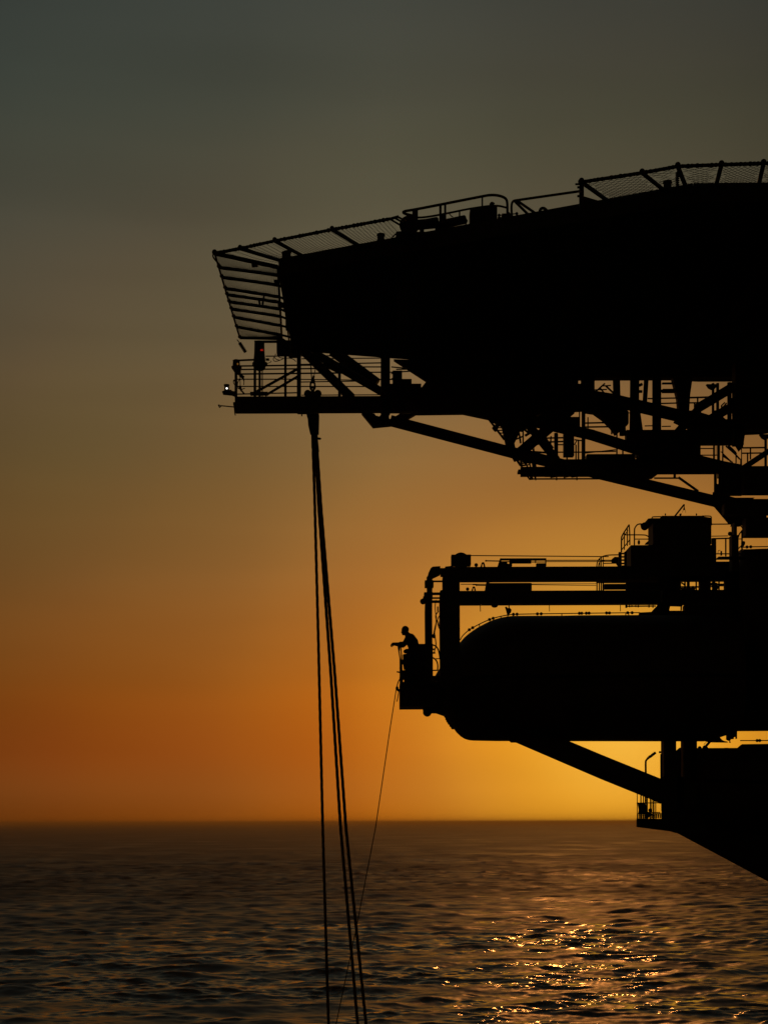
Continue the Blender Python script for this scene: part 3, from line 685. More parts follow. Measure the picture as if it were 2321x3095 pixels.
# crossing diagonals at the right
strut(zO(1160, 330), zO(560, 690), 29, 'brace', YT - .1); strut(zF(960, 620), zF(560, 1070), 25, 'brace', YT - .1)
strut(zO(1330, 530), zO(760, 860), 27, 'brace', YT + .1)
plate([zO(500, 720), zO(760, 800), zO(930, 800), zO(1000, 860), zO(1300, 860), zO(1300, 1100), zO(500, 1030), zO(200, 890), zO(270, 740)], YT + .3, .2)
strut(zO(800, 300), zO(800, 800), 8, 'column', YT + .2); strut(zO(872, 300), zO(872, 720), 9, 'column', YT + .2); strut(zO(1056, 290), zO(1056, 880), 13, 'column', YT + .3)
plate([zO(700, 312), zO(890, 312), zO(840, 372), zO(820, 388), zO(780, 388), zO(735, 360)], YT + .15, .12, 'column_head')
for a, b, w_ in ((zO(430, 525), zO(800, 515), 5.5), (zO(430, 606), zO(740, 602), 4.5), (zO(560, 520), zO(560, 690), 5), (zO(512, 605), zO(512, 720), 5), (zO(820, 735), zO(900, 722), 4), (zO(935, 700), zO(1010, 610), 5), (zO(935, 640), zO(935, 700), 5), (zO(1090, 556), zO(1170, 556), 3), (zO(1095, 780), zO(1180, 780), 3), (zO(1095, 804), zO(1160, 804), 3), (zO(985, 600), zO(940, 640), 4)):
    MB().tb(a, b, w_, YT + .25, seg=8).build('rail', STEEL, tr)
for a, b, w_ in ((zO(0, 975), zO(140, 972), 3.5), (zO(300, 970), zO(460, 968), 3.5), (zF(425, 785), zF(505, 783), 3.5), (zF(0, 755), zF(70, 755), 4), (zF(265, 655), zF(280, 655), 3)):
    MB().tb(a, b, w_, YT + .35, seg=6).build('rail', STEEL, tr)
# long middle deck of the truss
MB().px(zF(225, 822), zF(1410, 985), YT + .4, .3).build('walkway_beam', STEEL, tr)
MB().px(zF(330, 960), zF(985, 1110), YT + .5, .3).build('walkway_beam', STEEL, tr)
plate([zF(320, 1048), zF(985, 1080), zF(1110, 1110), zF(1210, 1135), zF(1400, 1172), zF(1400, 1480), zF(1190, 1480), zF(1180, 1262), zF(560, 1264), zF(500, 1310), zF(240, 1330), zF(120, 1240), zF(220, 1150), zF(380, 1100)], YT + .45, .1)
for a, b, w_ in ((zO(605, 1320), zO(800, 1320), 3.5), (zO(605, 1424), zO(860, 1424), 3.5), (zO(815, 1280), zO(815, 1490), 6), (zO(848, 1280), zO(848, 1424), 1.5), (zO(886, 1280), zO(886, 1500), 9), (zO(952, 1280), zO(952, 1510), 4.5), (zO(920, 1370), zO(960, 1390), 3), (zO(1160, 1395), zO(1160, 1550), 4), (zO(1236, 1480), zO(1236, 1570), 5)):
    MB().tb(a, b, w_, YT + .35, seg=8).build('rail', STEEL, tr)
m = MB(); m.pp([zO(1000, 1280), zO(1150, 1410), zO(1220, 1490)], 5, YT + .3, smooth=1); m.build('stair_string', STEEL, tr)
m = MB(); m.pp([zO(1035, 1275), zO(1140, 1370), zO(1160, 1410)], 7, YT + .3, smooth=1); m.build('stair_string', STEEL, tr)
m = MB(); m.pp([zO(955, 1405), zO(1080, 1525)], 5, YT + .3, smooth=1); m.build('stair_string', STEEL, tr)
m = MB(); m.pp([zO(955, 1440), zO(1110, 1540)], 4, YT + .3, smooth=1); m.build('stair_string', STEEL, tr)
# bracket under the truss and the leg at its right
m = MB(); m.tb(zF(520, 1308), zF(780, 1308), 5, YT); m.build('bracket', STEEL, tr); MB().tb(zF(725, 1260), zF(725, 1308), 8, YT).build('bracket', STEEL, tr); MB().tb(zF(762, 1300), zF(960, 1440), 8, YT).build('bracket', STEEL, tr)
for a, b, w_ in ((zP(428, 210), zP(428, 620), 9), (zP(475, 440), zP(470, 620), 11), (zP(478, 225), zP(478, 320), 4), (zP(530, 200), zP(520, 620), 10)): MB().tb(a, b, w_, YT + .1).build('column', STEEL, tr)
plate([zP(510, 190), zP(1000, 190), zP(1000, 290), zP(1000, 345), zP(1100, 290), zP(1500, 290), zP(1528, 640), zP(1000, 640), zP(560, 640), zP(500, 620)], YT + .1, .08)
plate([zP(370, 860), zP(380, 600), zP(580, 650), zP(840, 718), zP(1250, 718), zP(1220, 745), zP(1528, 745), zP(1500, 1110), zP(1500, 1290), zP(1000, 1290), zP(940, 1320), zP(750, 1320), zP(760, 1270), zP(700, 1250)], YT, .06)

# things standing on or hung in the truss
ec = thing('electrical_cabinet', 'tall black cabinet standing on the lower truss walkway among thin rails', 'cabinet', at(zE(1060, 1110), YT))
MB().px(zE(1000, 695), zE(1165, 800), YT, .25).build('upper_case', STEEL, ec); MB().px(zE(1000, 800), zE(1112, 1105), YT - .05, .25).build('lower_case', STEEL, ec)
MB().tb(zE(1040, 1095), zE(1040, 1120), 5, YT).build('foot', STEEL, ec)
aw = thing('truss_walkway', 'long low platform on a thin frame along the bottom of the helideck truss', 'walkway', at(zQ(1000, 1190), YT))
MB().px(zE(815, 1120), zE(1560, 1300), YT + .2, .12).build('floor', STEEL, aw); MB().px(zE(572, 1196), zE(818, 1300), YT + .2, .12).build('floor', STEEL, aw)
for a, b, w_ in ((zE(580, 1120), zE(585, 1200), 7), (zE(620, 1140), zE(645, 1200), 5), (zE(700, 1130), zE(715, 1200), 14), (zE(575, 1190), zE(660, 1175), 4), (zE(600, 1150), zE(680, 1160), 5), (zE(660, 1150), zE(675, 1200), 5)): MB().tb(a, b, w_, YT + .25, seg=6).build('frame_lattice', STEEL, aw)
MB().px(zQ(537, 1036), zQ(700, 1108), YT - .1, .3).build('end_beam', STEEL, aw)
m = MB(); m.pp([zQ(660, 1105), zQ(715, 1180), zQ(760, 1175)], 5, YT, smooth=0); m.build('frame_end', STEEL, aw)
m = MB(); m.px(zQ(715, 1160), zE(1460, 1326), YT, .05); m.build('frame_rail', STEEL, aw)
for x in (800, 1100, 1390): MB().tb(zQ(x, 1120), zQ(x, 1192), 4, YT).build('frame_post', STEEL, aw)
for a, b in ((zQ(690, 1110), zQ(760, 1165)), (zQ(745, 1110), zQ(720, 1165)), (zQ(770, 1110), zQ(800, 1165)), (zQ(1010, 1150), zQ(1150, 1130)), (zQ(1200, 1150), zQ(1300, 1130)), (zQ(1310, 1145), zQ(1400, 1135))): MB().tb(a, b, 5, YT).build('frame_lattice', STEEL, aw)
plate([zE(1380, 1110), zE(1659, 1090), zF(560, 1264), zF(420, 1330), zF(330, 1390), zF(0, 1322), zE(1450, 1325)], YT + .25, .08, 'floor', STEEL, aw)
def ladder(p, q, wd, n_, label, Y):
    o = thing('access_ladder', label, 'ladder', at(q, Y), 'ladders hung in the truss')
    d = Vector((wd, 0, 0))
    a, b = at(p, Y), at(q, Y)
    MB().tube(a, b, .03).build('stile', STEEL, o); MB().tube(a + d, b + d * .4, .025).build('stile', STEEL, o)
    for i in range(n_):
        t = (i + .5) / n_; MB().tube(a.lerp(b, t), a.lerp(b, t) + d * (1 - .6 * t), .016, seg=6).build('rung', STEEL, o)
ladder(zQ(120, 305), zQ(352, 610), .26, 8, 'steep ladder leaning down from the girder to the long brace', YT)
ladder(zQ(525, 895), zQ(585, 985), .30, 4, 'short ladder below the long brace at the end of the low platform', YT)
for p, q, lab in ((zQ(200, 470), zQ(255, 420), 'small floodlight fixed halfway down the steep ladder'), (zQ(480, 895), zQ(520, 875), 'small floodlight fixed under the long brace')):
    o = thing('floodlight', lab, 'floodlight', at(p, YT)); a, b = at(p, YT), at(q, YT)
    MB().lathe(a, b - a, [(0, .075), (.03, .08), (.12, .05), (.16, .03)], 10).build('housing', STEEL, o); MB().tube(a.lerp(b, .5), b + (b - a) * .6, .03).build('bracket', STEEL, o)
# ------------------------------------------------------------------ lifeboats
def lifeboat(top, bot, x_l, x_r, Ym, hw, label, gun, rail=None, clamps=(), stan=()):
    """loft from the photo's side outline: top and bot are pixel outlines, gun the gunwale line"""
    tx, ty = zip(*top); bx, by = zip(*bot); gx, gy = zip(*gun)
    X = lambda x: (x - CX) * Ym / F; Zz = lambda y, x: at((x, y), Ym).z
    o = thing('lifeboat', label, 'lifeboat', Vector(((X(x_l) + X(x_r)) / 2, Ym, Zz(max(by), (x_l + x_r) / 2))), 'enclosed lifeboats slung on the platform')
    xs = np.concatenate([x_l + (x_r - x_l) * .3 * (np.linspace(0, 1, 26) ** 1.6), np.linspace(x_l + (x_r - x_l) * .32, x_r, 26)])
    up, lo = MB(), MB(); N = 15
    for part, s_ in ((up, 1), (lo, -1)):
        for x in xs:
            zt, zb, zg = Zz(np.interp(x, tx, ty), x), Zz(np.interp(x, bx, by), x), Zz(np.interp(x, gx, gy), x)
            zg = min(max(zg, zb + .01), zt - .01)
            t = min(1, max(0, (x - x_l) / ((x_r - x_l) * .34))); u_ = min(1, max(0, (x_r - x) / ((x_r - x_l) * .12)))
            wd = hw * (1 - (1 - t) ** 2.2) ** .6 * (.75 + .25 * u_) + .02
            h = (zt - zg) if s_ > 0 else (zg - zb)
            for i in range(N):
                th = math.pi * i / (N - 1); e = .95 if s_ > 0 else .85
                cy = math.copysign(abs(math.cos(th)) ** e, math.cos(th)); sz = abs(math.sin(th)) ** e
                part.v.append(Vector((X(x), Ym + wd * cy, zg + s_ * h * sz)))
        for j in range(len(xs) - 1):
            for i in range(N - 1):
                a = j * N + i; q = (a, a + 1, a + N + 1, a + N)
                part.f.append(q if s_ < 0 else q[::-1]); part.sm.append(True)
        k = (len(xs) - 1) * N
        part.f.append(tuple(range(N))); part.f.append(tuple(range(k, k + N))); part.sm += [False, False]
    up.build('canopy', BOATP, o); lo.build('hull', BOATP, o)
    m = MB(); pts = []
    for sg in (-1, 1):
        row = []
        for x in xs[6:]:
            t = min(1, max(0, (x - x_l) / ((x_r - x_l) * .34))); u_ = min(1, max(0, (x_r - x) / ((x_r - x_l) * .12)))
            wd = hw * (1 - (1 - t) ** 2.2) ** .6 * (.75 + .25 * u_) + .02
            row.append(Vector((X(x), Ym + sg * wd, Zz(np.interp(x, gx, gy), x))))
        MB().path(row, .05, 6, 0).build('fender_strip', RUBBER, o)
    if rail:
        r = MB().pp(rail, 3.2, Ym, smooth=3).build('grab_rail', STEEL, o)
        for a, b in zip(clamps[::2], clamps[1::2]):
            for c in (a, b):
                y = np.interp(c, [p[0] for p in rail], [p[1] for p in rail])
                MB().ball(at((c, y), Ym), .042, nu=8, nv=6).build('rail_clamp', STEEL, r)
        for c in stan:
            y = np.interp(c, [p[0] for p in rail], [p[1] for p in rail])
            MB().tb((c, y), (c, np.interp(c, tx, ty) + 6), 3, Ym).build('stanchion', STEEL, r)
    return o
YL = 37.8
top = [zG(430, 1240), zG(470, 1150), zG(560, 1010), zG(620, 930), zL(478, 1082), zL(520, 1032), zL(580, 980), zL(650, 930), zL(740, 880), zL(830, 836), zL(920, 805), zL(1000, 788), zL(1080, 780), zL(1300, 779), zL(1660, 778), zH(100, 1050), zH(580, 1048), (2180, 1862), (2250, 1880)]
bot = [zG(430, 1400), zG(478, 1470), zG(540, 1500), zG(572, 1556), zG(610, 1608), zG(650, 1660), zG(690, 1692), zG(730, 1708), zG(775, 1713), (1500, 2241), (2140, 2242), (2250, 2205)]
gun = [(1305, 2080), (1400, 2060), (2250, 2055)]
lb = lifeboat(top, bot, 1308, 2228, YL, 1.3, 'big black enclosed lifeboat with a long rounded canopy slung under two davit beams', gun,
         [zL(466, 1062), zL(490, 1012), zL(560, 948), zL(640, 900), zL(735, 852), zL(830, 812), zL(930, 785), zL(1030, 766), zL(1100, 759), zL(1660, 751), zH(200, 1031), zH(590, 1027)],
         [zL(572, 0)[0], zL(612, 0)[0], zL(808, 0)[0], zL(850, 0)[0], zL(1086, 0)[0], zL(1128, 0)[0], zL(1366, 0)[0], zL(1410, 0)[0], zH(85, 0)[0], zH(105, 0)[0], zH(143, 0)[0], zH(166, 0)[0], zH(312, 0)[0], zH(336, 0)[0], zH(488, 0)[0], zH(525, 0)[0]],
         [zL(690, 0)[0], zL(940, 0)[0], zL(1020, 0)[0], zL(1650, 0)[0], zH(472, 0)[0], (1900, 0)[0]])
m = MB()
for x, y in ((546, 1508), (556, 1530), (565, 1548), (576, 1565), (590, 1585), (604, 1603)): m.ball(at(zG(x, y), YL), .05, nu=8, nv=6)
m.build('keel_bumper', RUBBER, lb)
MB().quadbox([at(zG(950, 1150), YL) + Vector((0, -1.26, 0)), at(zG(1180, 1150), YL) + Vector((0, -1.26, 0)), at(zG(1180, 960), YL) + Vector((0, -1.2, 0)), at(zG(950, 960), YL) + Vector((0, -1.2, 0))],
             [at(zG(950, 1150), YL) + Vector((0, -1.1, 0)), at(zG(1180, 1150), YL) + Vector((0, -1.1, 0)), at(zG(1180, 960), YL) + Vector((0, -1.1, 0)), at(zG(950, 960), YL) + Vector((0, -1.1, 0))]).build('side_hatch', BOATP, lb)
MB().poly([zH(590, 1025), zH(690, 1020), zH(720, 985), zH(740, 965), zH(755, 1060), zH(690, 1060), zH(590, 1052)], YL, .2).build('stern_bracket', STEEL, lb)
# the one slung lower down at the right, cut by the frame
lifeboat([(2105, 2340), (2112, 2290), (2122, 2268), (2150, 2264), (2230, 2263), (2240, 2250), (2600, 2246), (2780, 2250)], [(2105, 2400), (2150, 2480), (2250, 2520), (2700, 2520), (2780, 2500)], 2106, 2760, 37.9, 1.0,
         'lower lifeboat at the right edge above the slanting hull edge', [(2105, 2360), (2760, 2390)], [zR(1125, 376), zR(1400, 376), zR(1659, 374), (2500, 2239)], [zR(1450, 0)[0], zR(1500, 0)[0]], [])
lifeboat([(2236, 1700), (2240, 1668), (2250, 1660), (2400, 1659), (2780, 1660), (2900, 1680)], [(2236, 1800), (2300, 2150), (2380, 2206), (2800, 2206), (2900, 2190)], 2238, 2880, 37.9, 1.1,
         'upper lifeboat at the right edge behind the machinery, only its top edge showing', [(2238, 1760), (2800, 1900)], [zP(960, 1762), zP(1090, 1752), zP(1170, 1748), zP(1528, 1744), (2500, 1651)], [zP(1090, 0)[0], zP(1168, 0)[0]], [])

# ------------------------------------------------------------------ davit
YN, YFR = 35.7, 39.4
dv = thing('lifeboat_davit', 'heavy black davit frame with two long beams and square columns over the lifeboat', 'davit', at(zG(580, 1250), YN))
def beam(nm, Y, a, b): return MB().px(a, b, Y, .4).build(nm, STEEL, dv)
beam('beam', YN, zG(556, 256), (1962, 1760)); beam('beam', YFR, zG(560, 456), (2090, 1830))
m = MB(); m.poly([zG(520, 340), zG(540, 256), zG(590, 250), zG(662, 300), zG(665, 1260), zG(500, 1260), zG(494, 560), zG(498, 456), zG(520, 450)], YN + .02, .36); m.build('column', STEEL, dv)
MB().px(zG(540, 456), zG(664, 1240), YFR + .02, .36).build('column', STEEL, dv)
nb = MB().px(zG(588, 155), zG(756, 258), YN - .02, .3).build('sheave_box', STEEL, dv)
MB().px(zG(590, 170), zG(602, 182), YN - .03, .02).build('bolt', STEEL, nb)
MB().lathe(at(zG(672, 205), YN - .06), Vector((0, 1, 0)), [(0, .17), (.02, .20), (.06, .20), (.08, .17)], 18).build('sheave', STEEL, nb)
MB().px(zL(310, 195), zL(360, 225), YN, .3).build('sheave_cheek', STEEL, dv); MB().px(zL(232, 476), zL(275, 505), YN, .3).build('sheave_cheek', STEEL, dv)
def cylinder_set(Y, k, mp_):
    c = MB().poly([mp_(1000, 186), mp_(1010, 186), mp_(1010, 256), mp_(978, 256)], Y + .1, .15).build('end_plate', STEEL, dv)
    MB().px(mp_(1000, 188), mp_(1385, 195), Y + .1, .1).build('guide_bar', STEEL, dv)
    MB().px(mp_(1040, 232), mp_(1100, 258), Y + .1, .15).build('cylinder_foot', STEEL, dv); MB().px(mp_(1298, 228), mp_(1384, 258), Y + .1, .15).build('cylinder_foot', STEEL, dv); MB().px(mp_(1005, 219), mp_(1060, 258), Y + .1, .15).build('cylinder_foot', STEEL, dv)
    MB().tb(mp_(1076, 210), mp_(1258, 210), 16 * k, Y + .15, seg=14).build('cylinder', STEEL, dv)
    MB().tb(mp_(1010, 202), mp_(1080, 202), 3 * k, Y + .12).build('rod', STEEL, dv); MB().tb(mp_(1010, 215), mp_(1080, 215), 3 * k, Y + .12).build('rod', STEEL, dv)
    MB().tb(mp_(1258, 218), mp_(1384, 218), 3 * k, Y + .12).build('rod', STEEL, dv); MB().tb(mp_(1258, 203), mp_(1384, 203), 3 * k, Y + .12).build('rod', STEEL, dv); MB().px(mp_(1290, 195), mp_(1300, 228), Y + .1, .1).build('rod_clevis', STEEL, dv)
    MB().px(mp_(1376, 188), mp_(1385, 256), Y + .1, .1).build('end_plate', STEEL, dv)
    MB().tb(mp_(882, 208), mp_(1000, 210), 3.6 * k, Y + .12).tb(mp_(880, 202), mp_(881, 214), 5 * k, Y + .12).build('piston_rod', STEEL, dv)
    MB().ball(at(mp_(799, 243), Y + .1), .046 * 1).px(mp_(792, 243), mp_(808, 257), Y + .07, .06).build('pad_eye', STEEL, dv)
    MB().poly([mp_(835, 256), mp_(845, 225), mp_(850, 219), mp_(862, 219), mp_(868, 225), mp_(876, 256), mp_(862, 256), mp_(860, 234), mp_(852, 234), mp_(850, 256)], Y + .1, .05).build('pad_eye', STEEL, dv)
cylinder_set(YN, 1, zG)
kf = (YN + .2) / (YFR + .2)
def zGf(px, py):
    x, y = zG(px, py); return (CX + (x - CX) * kf + 0, CY + (y - CY) * kf)
cylinder_set(YFR, kf, zGf)
MB().px(zG(892, 396), zG(1264, 458), YFR + .1, .06).build('cylinder_tray', STEEL, dv)
MB().poly([zG(885, 385), zG(910, 385), zG(905, 455), zG(872, 455)], YFR + .05, .1).build('end_plate', STEEL, dv)
def wire(a, b, w_, Y): return MB().tb(a, b, w_, Y, seg=6).build('wire', ROPE, dv)
wire(zG(750, 164), zH(330, 559), 3, YN + .1); wire(zG(1384, 204), zH(380, 589), 3, YN + .12); wire(zG(1384, 215), zH(380, 600), 2.4, YN + .12)
wire(zG(670, 404), zG(900, 404), 2.4, YFR + .1); wire(zG(1264, 402), zH(225, 786), 2, YFR + .1); wire(zG(1264, 408), zH(225, 800), 2, YFR + .1); MB().px(zG(770, 400), zG(800, 410), YFR + .1, .05).build('wire_guide', STEEL, dv)
# guide post in front, tied to the column
m = MB(); m.poly([zG(388, 352), zG(402, 305), zG(420, 268), zG(436, 256), zG(500, 252), zG(500, 318), zG(436, 348)], YN + .1, .22); m.poly([zG(386, 340), zG(434, 340), zG(432, 640), zG(436, 1240), zG(376, 1240), zG(370, 640), zG(372, 560), zG(388, 470)], YN + .12, .2); m.build('guide_post', STEEL, dv)
for a, b in ((zG(500, 268), zG(540, 310)), (zG(500, 300), zG(540, 345)), (zG(430, 372), zG(528, 388)), (zG(430, 472), zG(500, 496)), (zG(430, 510), zG(505, 524)), (zG(430, 538), zG(505, 562)), (zG(515, 372), zG(530, 412))): MB().px(a, b, YN + .15, .1).build('cross_tie', STEEL, dv)
MB().px(zG(368, 370), zG(444, 438), YN + .05, .3).build('collar', STEEL, dv); MB().px(zG(362, 470), zG(436, 536), YN + .05, .3).build('collar', STEEL, dv)
MB().px(zG(355, 505), zG(375, 545), YN + .1, .1).build('catch', STEEL, dv); MB().ball(at(zG(355, 548), YN + .15), .075, nu=10, nv=7).build('catch', STEEL, dv)
# fittings hanging from the far beam
for x, y0, y1, w_ in ((833, 580, 632, 2.6), (1410, 580, 632, 2.2)): MB().tb(zG(x, y0), zG(x + 2, y1), w_, YFR + .2, seg=6).build('drop_rod', STEEL, dv)
MB().tb(zH(427, 962), zH(428, 1016), 2.4, YFR + .2, seg=6).build('drop_rod', STEEL, dv)
MB().ball(at(zG(953, 584), YFR), .075, (1.2, 1, .7), 8, 6).build('sheave_stub', STEEL, dv)
MB().tb(zH(470, 974), zH(722, 972), 4, YFR, seg=6).build('pipe', STEEL, dv)
for a, b in ((zH(468, 962), zH(486, 988)), (zH(500, 962), zH(508, 984)), (zH(570, 962), zH(582, 984)), (zH(660, 960), zH(672, 985)), (zH(694, 960), zH(704, 988))): MB().px(a, b, YFR, .06).build('pipe_bracket', STEEL, dv)
MB().tb(zH(518, 968), zH(560, 978), 3, YFR, seg=6).tb(zH(560, 968), zH(518, 978), 3, YFR, seg=6).build('pipe_tie', STEEL, dv)
hk = thing('release_hook', 'small dark hook block hanging just above the lifeboat canopy', 'hook', at(zL(1025, 760), YL))
MB().tb(zL(1034, 655), zL(1034, 690), 3.5, YL).poly([zL(990, 675), zL(1005, 670), zL(1022, 690), zL(1035, 680), zL(1050, 690), zL(1064, 705), zL(1060, 735), zL(1040, 757), zL(1012, 750), zL(1003, 712)], YL - .04, .08).tb(zL(1022, 745), zL(1024, 768), 5, YL).build('block', STEEL, hk)
MB().tb(zL(1012, 768), zL(1036, 766), 6, YL).build('shackle', STEEL, hk)
m = MB()
for pts, w_ in (([zI(1140, -80), zI(1075, 0), zI(1098, 95), zI(1085, 230), zI(1058, 340), zI(1075, 440), zI(1092, 560), zI(1088, 620), zI(1065, 680), zI(1055, 740)], 3.6), ([zI(1090, -300), zI(1070, -180), zI(1080, -60), zI(1100, 60)], 3), ([zI(1165, 0), zI(1110, 90), zI(1130, 200), zI(1165, 280)], 3.2), ([zI(1110, 90), zI(1065, 250), zI(1040, 400)], 3.4), ([zI(1140, 120), zI(1150, 220)], 2.4)):
    m.pp(pts, w_, YN + .1)
m.ball(at(zI(1047, 410), YN + .1), .045, (1, 1, 1.3)); m.px(zI(1020, 725), zI(1078, 752), YN + .1, .08); m.px(zI(1022, 650), zI(1060, 680), YN + .1, .08); m.px(zG(472, 590), zG(484, 630), YN + .1, .06)
solo(m, 'hanging_cable', RUBBER, 'dark cables twisting down the narrow gap between guide post and davit column', 'cable')
m = MB()
for pts in ([zI(1000, 580), zI(1060, 590), zI(1120, 640), zI(1150, 720), zI(1170, 860)], [zI(1000, 825), zI(1060, 850), zI(1105, 900), zI(1128, 980), zI(1120, 1090)]): m.pp(pts, 4.6, YN + .2)
m.tb(zI(1085, 855), zI(1180, 855), 3, YN + .2); m.tb(zI(1020, 1085), zI(1120, 1083), 4, YN + .2)
solo(m, 'arched_pipes', STEEL, 'two arched pipes curving between guide post and davit column beside the man', 'pipes')

# ------------------------------------------------------------------ boarding platform
YP = 36.2
bp = thing('boarding_platform', 'boxy platform with solid black sides where the man leans out', 'platform', at(zI(600, 1855), YP))
MB().px(zI(368, 1330), zI(1060, 1856), YP, 1.0).build('floor_box', STEEL, bp)
MB().poly([zI(800, 1700), zI(1250, 1700), zI(1260, 1960), zI(1105, 1905), zI(1000, 1905), zI(850, 1870)], YP + .2, .5).build('underframe', STEEL, bp)
sp = MB(); sp.px(zI(560, 562), zI(1030, 1340), YP + .75, .03); sp.build('screen_panel', STEEL, bp)
sp = MB(); sp.poly([zI(440, 770), zI(560, 740), zI(560, 1340), zI(500, 1340), zI(500, 1050), zI(458, 1080), zI(440, 960)], YP + .7, .03); sp.build('screen_panel', STEEL, bp)
MB().px(zI(960, 1190), zI(1280, 1285), YP + .3, .3).build('side_beam', STEEL, bp); MB().px(zI(960, 1318), zI(1280, 1720), YP + .3, .3).build('side_beam', STEEL, bp); MB().px(zI(1125, 1285), zI(1146, 1320), YP + .3, .2).build('side_post', STEEL, bp); MB().px(zI(960, 1285), zI(1075, 1320), YP + .3, .2).build('side_post', STEEL, bp); MB().px(zI(1186, 1285), zI(1280, 1320), YP + .3, .2).build('side_post', STEEL, bp)
for a, b, w_ in ((zI(345, 612), zI(392, 900), 4.2), (zI(385, 860), zI(388, 1345), 4.5), (zI(398, 600), zI(412, 800), 4.2), (zI(415, 780), zI(420, 1345), 5), (zI(500, 1000), zI(470, 1345), 5)): MB().tb(a, b, w_, YP + (.1 if a[0] < 1210 else .65), seg=8).build('rail_post', STEEL, bp)
MB().tube(at(zI(372, 608), YP), at(zI(372, 608), YP) + Vector((0, .9, 0)), .022).build('top_rail', STEEL, bp)
for y in (980, 1180): MB().tube(at(zI(392, y), YP + .05), at(zI(392, y), YP + .05) + Vector((0, .8, 0)), .02).build('mid_rail', STEEL, bp)
for y0, y1 in ((870, 970), (1080, 1275), (1312, 1340)): MB().px(zI(382, y0), zI(520, y1), YP + .35, .03).build('kick_panel', STEEL, bp)
MB().px(zI(382, 960), zI(424, 1085), YP + .35, .03).build('kick_panel', STEEL, bp); MB().px(zI(382, 1270), zI(445, 1315), YP + .35, .03).build('kick_panel', STEEL, bp); MB().px(zI(488, 1270), zI(560, 1315), YP + .35, .03).build('kick_panel', STEEL, bp)
MB().tb(zI(318, 1112), zI(388, 1124), 4, YP + .1, w2=5).build('rope_cleat', STEEL, bp)
m = MB(); m.pp([zI(390, 1240), zI(350, 1300), zI(330, 1370), zI(312, 1440)], 3.6, YP + .1); m.ball(at(zI(325, 1440), YP + .1), .042, (.9, 1, 1.3)); m.ball(at(zI(352, 1475), YP + .1), .035); m.pp([zI(385, 1440), zI(358, 1480), zI(350, 1560), zI(322, 1700)], 3.2, YP + .1)
solo(m, 'rope_tackle', ROPE, 'knotted loop of rope with a short tail at the platform corner below the man', 'rope')
m = MB(); m.lathe(at(zI(925, 1893), YP - .02), Vector((0, 1, 0)), [(0, .09), (.02, .108), (.3, .108), (.32, .09)], 20)
solo(m, 'roller_fender', RUBBER, 'round roller fender seen end on under the platform', 'fender')
rope([zI(312, 1440), (1180, 2195), zN(875, 0), zN(665, 1100), zN(445, 2150)], 3.3, 'thin line slanting down to the left from the platform corner into the sea', YP + .1, 'thin_line', 'rope', None, False)

# ------------------------------------------------------------------ winch house, its rails and lamp
YW = 36.6
wh = thing('winch_house', 'tall black cabin on the davit beams with a flat roof and stepped front', 'cabin', at(zH(800, 770), YW))
MB().px(zH(466, 462), zH(1228, 772), YW, .9).build('lower_cabin', STEEL, wh)
MB().px(zS(682, 318), zP(345, 1800), YW + .1, .7).build('upper_cabin', STEEL, wh)
MB().poly([zS(682, 326), zS(760, 318), zS(960, 318), zS(960, 290), zS(970, 268), zP(150, 1096), zP(150, 1110), zP(345, 1140), zP(345, 1200), zS(682, 400)], YW + .06, .6).build('roof', DECKP, wh)
m = MB(); m.pp([zS(762, 322), zS(766, 298), zS(790, 290), zS(960, 288)], 3.4, YW + .1); m.build('roof_rail', STEEL, wh); m = MB(); m.pp([zP(150, 1103), zP(290, 1104), zP(338, 1110), zP(345, 1140), zP(348, 1300)], 3.4, YW + .1); m.build('roof_rail', STEEL, wh)
for x in (803, 932, 1062):
    MB().px(zH(x - 5, 198), zH(x + 5, 216), YW + .2, .05).tb(zH(x, 206), zH(x - 2, 200), 4, YW + .2).build('roof_vent', STEEL, wh)
m = MB(); m.poly([zS(1232, 262), zS(1400, 50), zS(1425, 22), zS(1450, 30), zS(1448, 60), zS(1420, 80), zS(1275, 262)], YW + .3, .05); jb_ = m.build('jib_arm', STEEL, wh)
MB().tb(zS(1438, 60), zS(1438, 110), 2, YW + .3).poly([zS(1432, 85), zS(1445, 85), zS(1455, 140), zS(1420, 140)], YW + .3, .06).build('jib_hook', STEEL, jb_)
MB().tb(zS(1395, 200), zS(1415, 145), 1, YW + .3, seg=5).tb(zS(1468, 210), zS(1455, 140), 1, YW + .3, seg=5).build('jib_line', ROPE, jb_)
MB().poly([zS(1345, 225), zS(1385, 225), zS(1372, 265), zS(1352, 265)], YW + .3, .08).build('roof_vent', STEEL, wh)
MB().ball(at(zS(488, 825), YW), .04, (.8, 1, 1.5)).tb(zS(485, 830), zS(485, 860), 3, YW).build('deck_pin', STEEL, wh)
MB().poly([zS(620, 860), zS(640, 830), zS(690, 790), zS(690, 862)], YW + .1, .1).build('corner_bracket', STEEL, wh)
fl2 = thing('floodlight', 'round floodlight on a bent pipe at the corner of the winch house', 'floodlight', at(zS(395, 870), YW - .1))
yf = YW - .1
MB().pp([zS(395, 880), zS(395, 560), zS(405, 520), zS(450, 455), zS(500, 440), zS(545, 440)], 4.2, yf, smooth=3).build('pipe', STEEL, fl2)
MB().ball(at(zS(610, 490), yf), .10, (1, 1.05, 1)).px(zS(520, 440), zS(570, 490), yf - .05, .1).tb(zS(640, 470), zS(700, 470), 12, yf).build('housing', STEEL, fl2)
hr = thing('hand_rail', 'ladder hoops and short handrail on the stepped front of the winch house', 'railing', at(zS(200, 1030), YW - .2))
yy = YW - .1
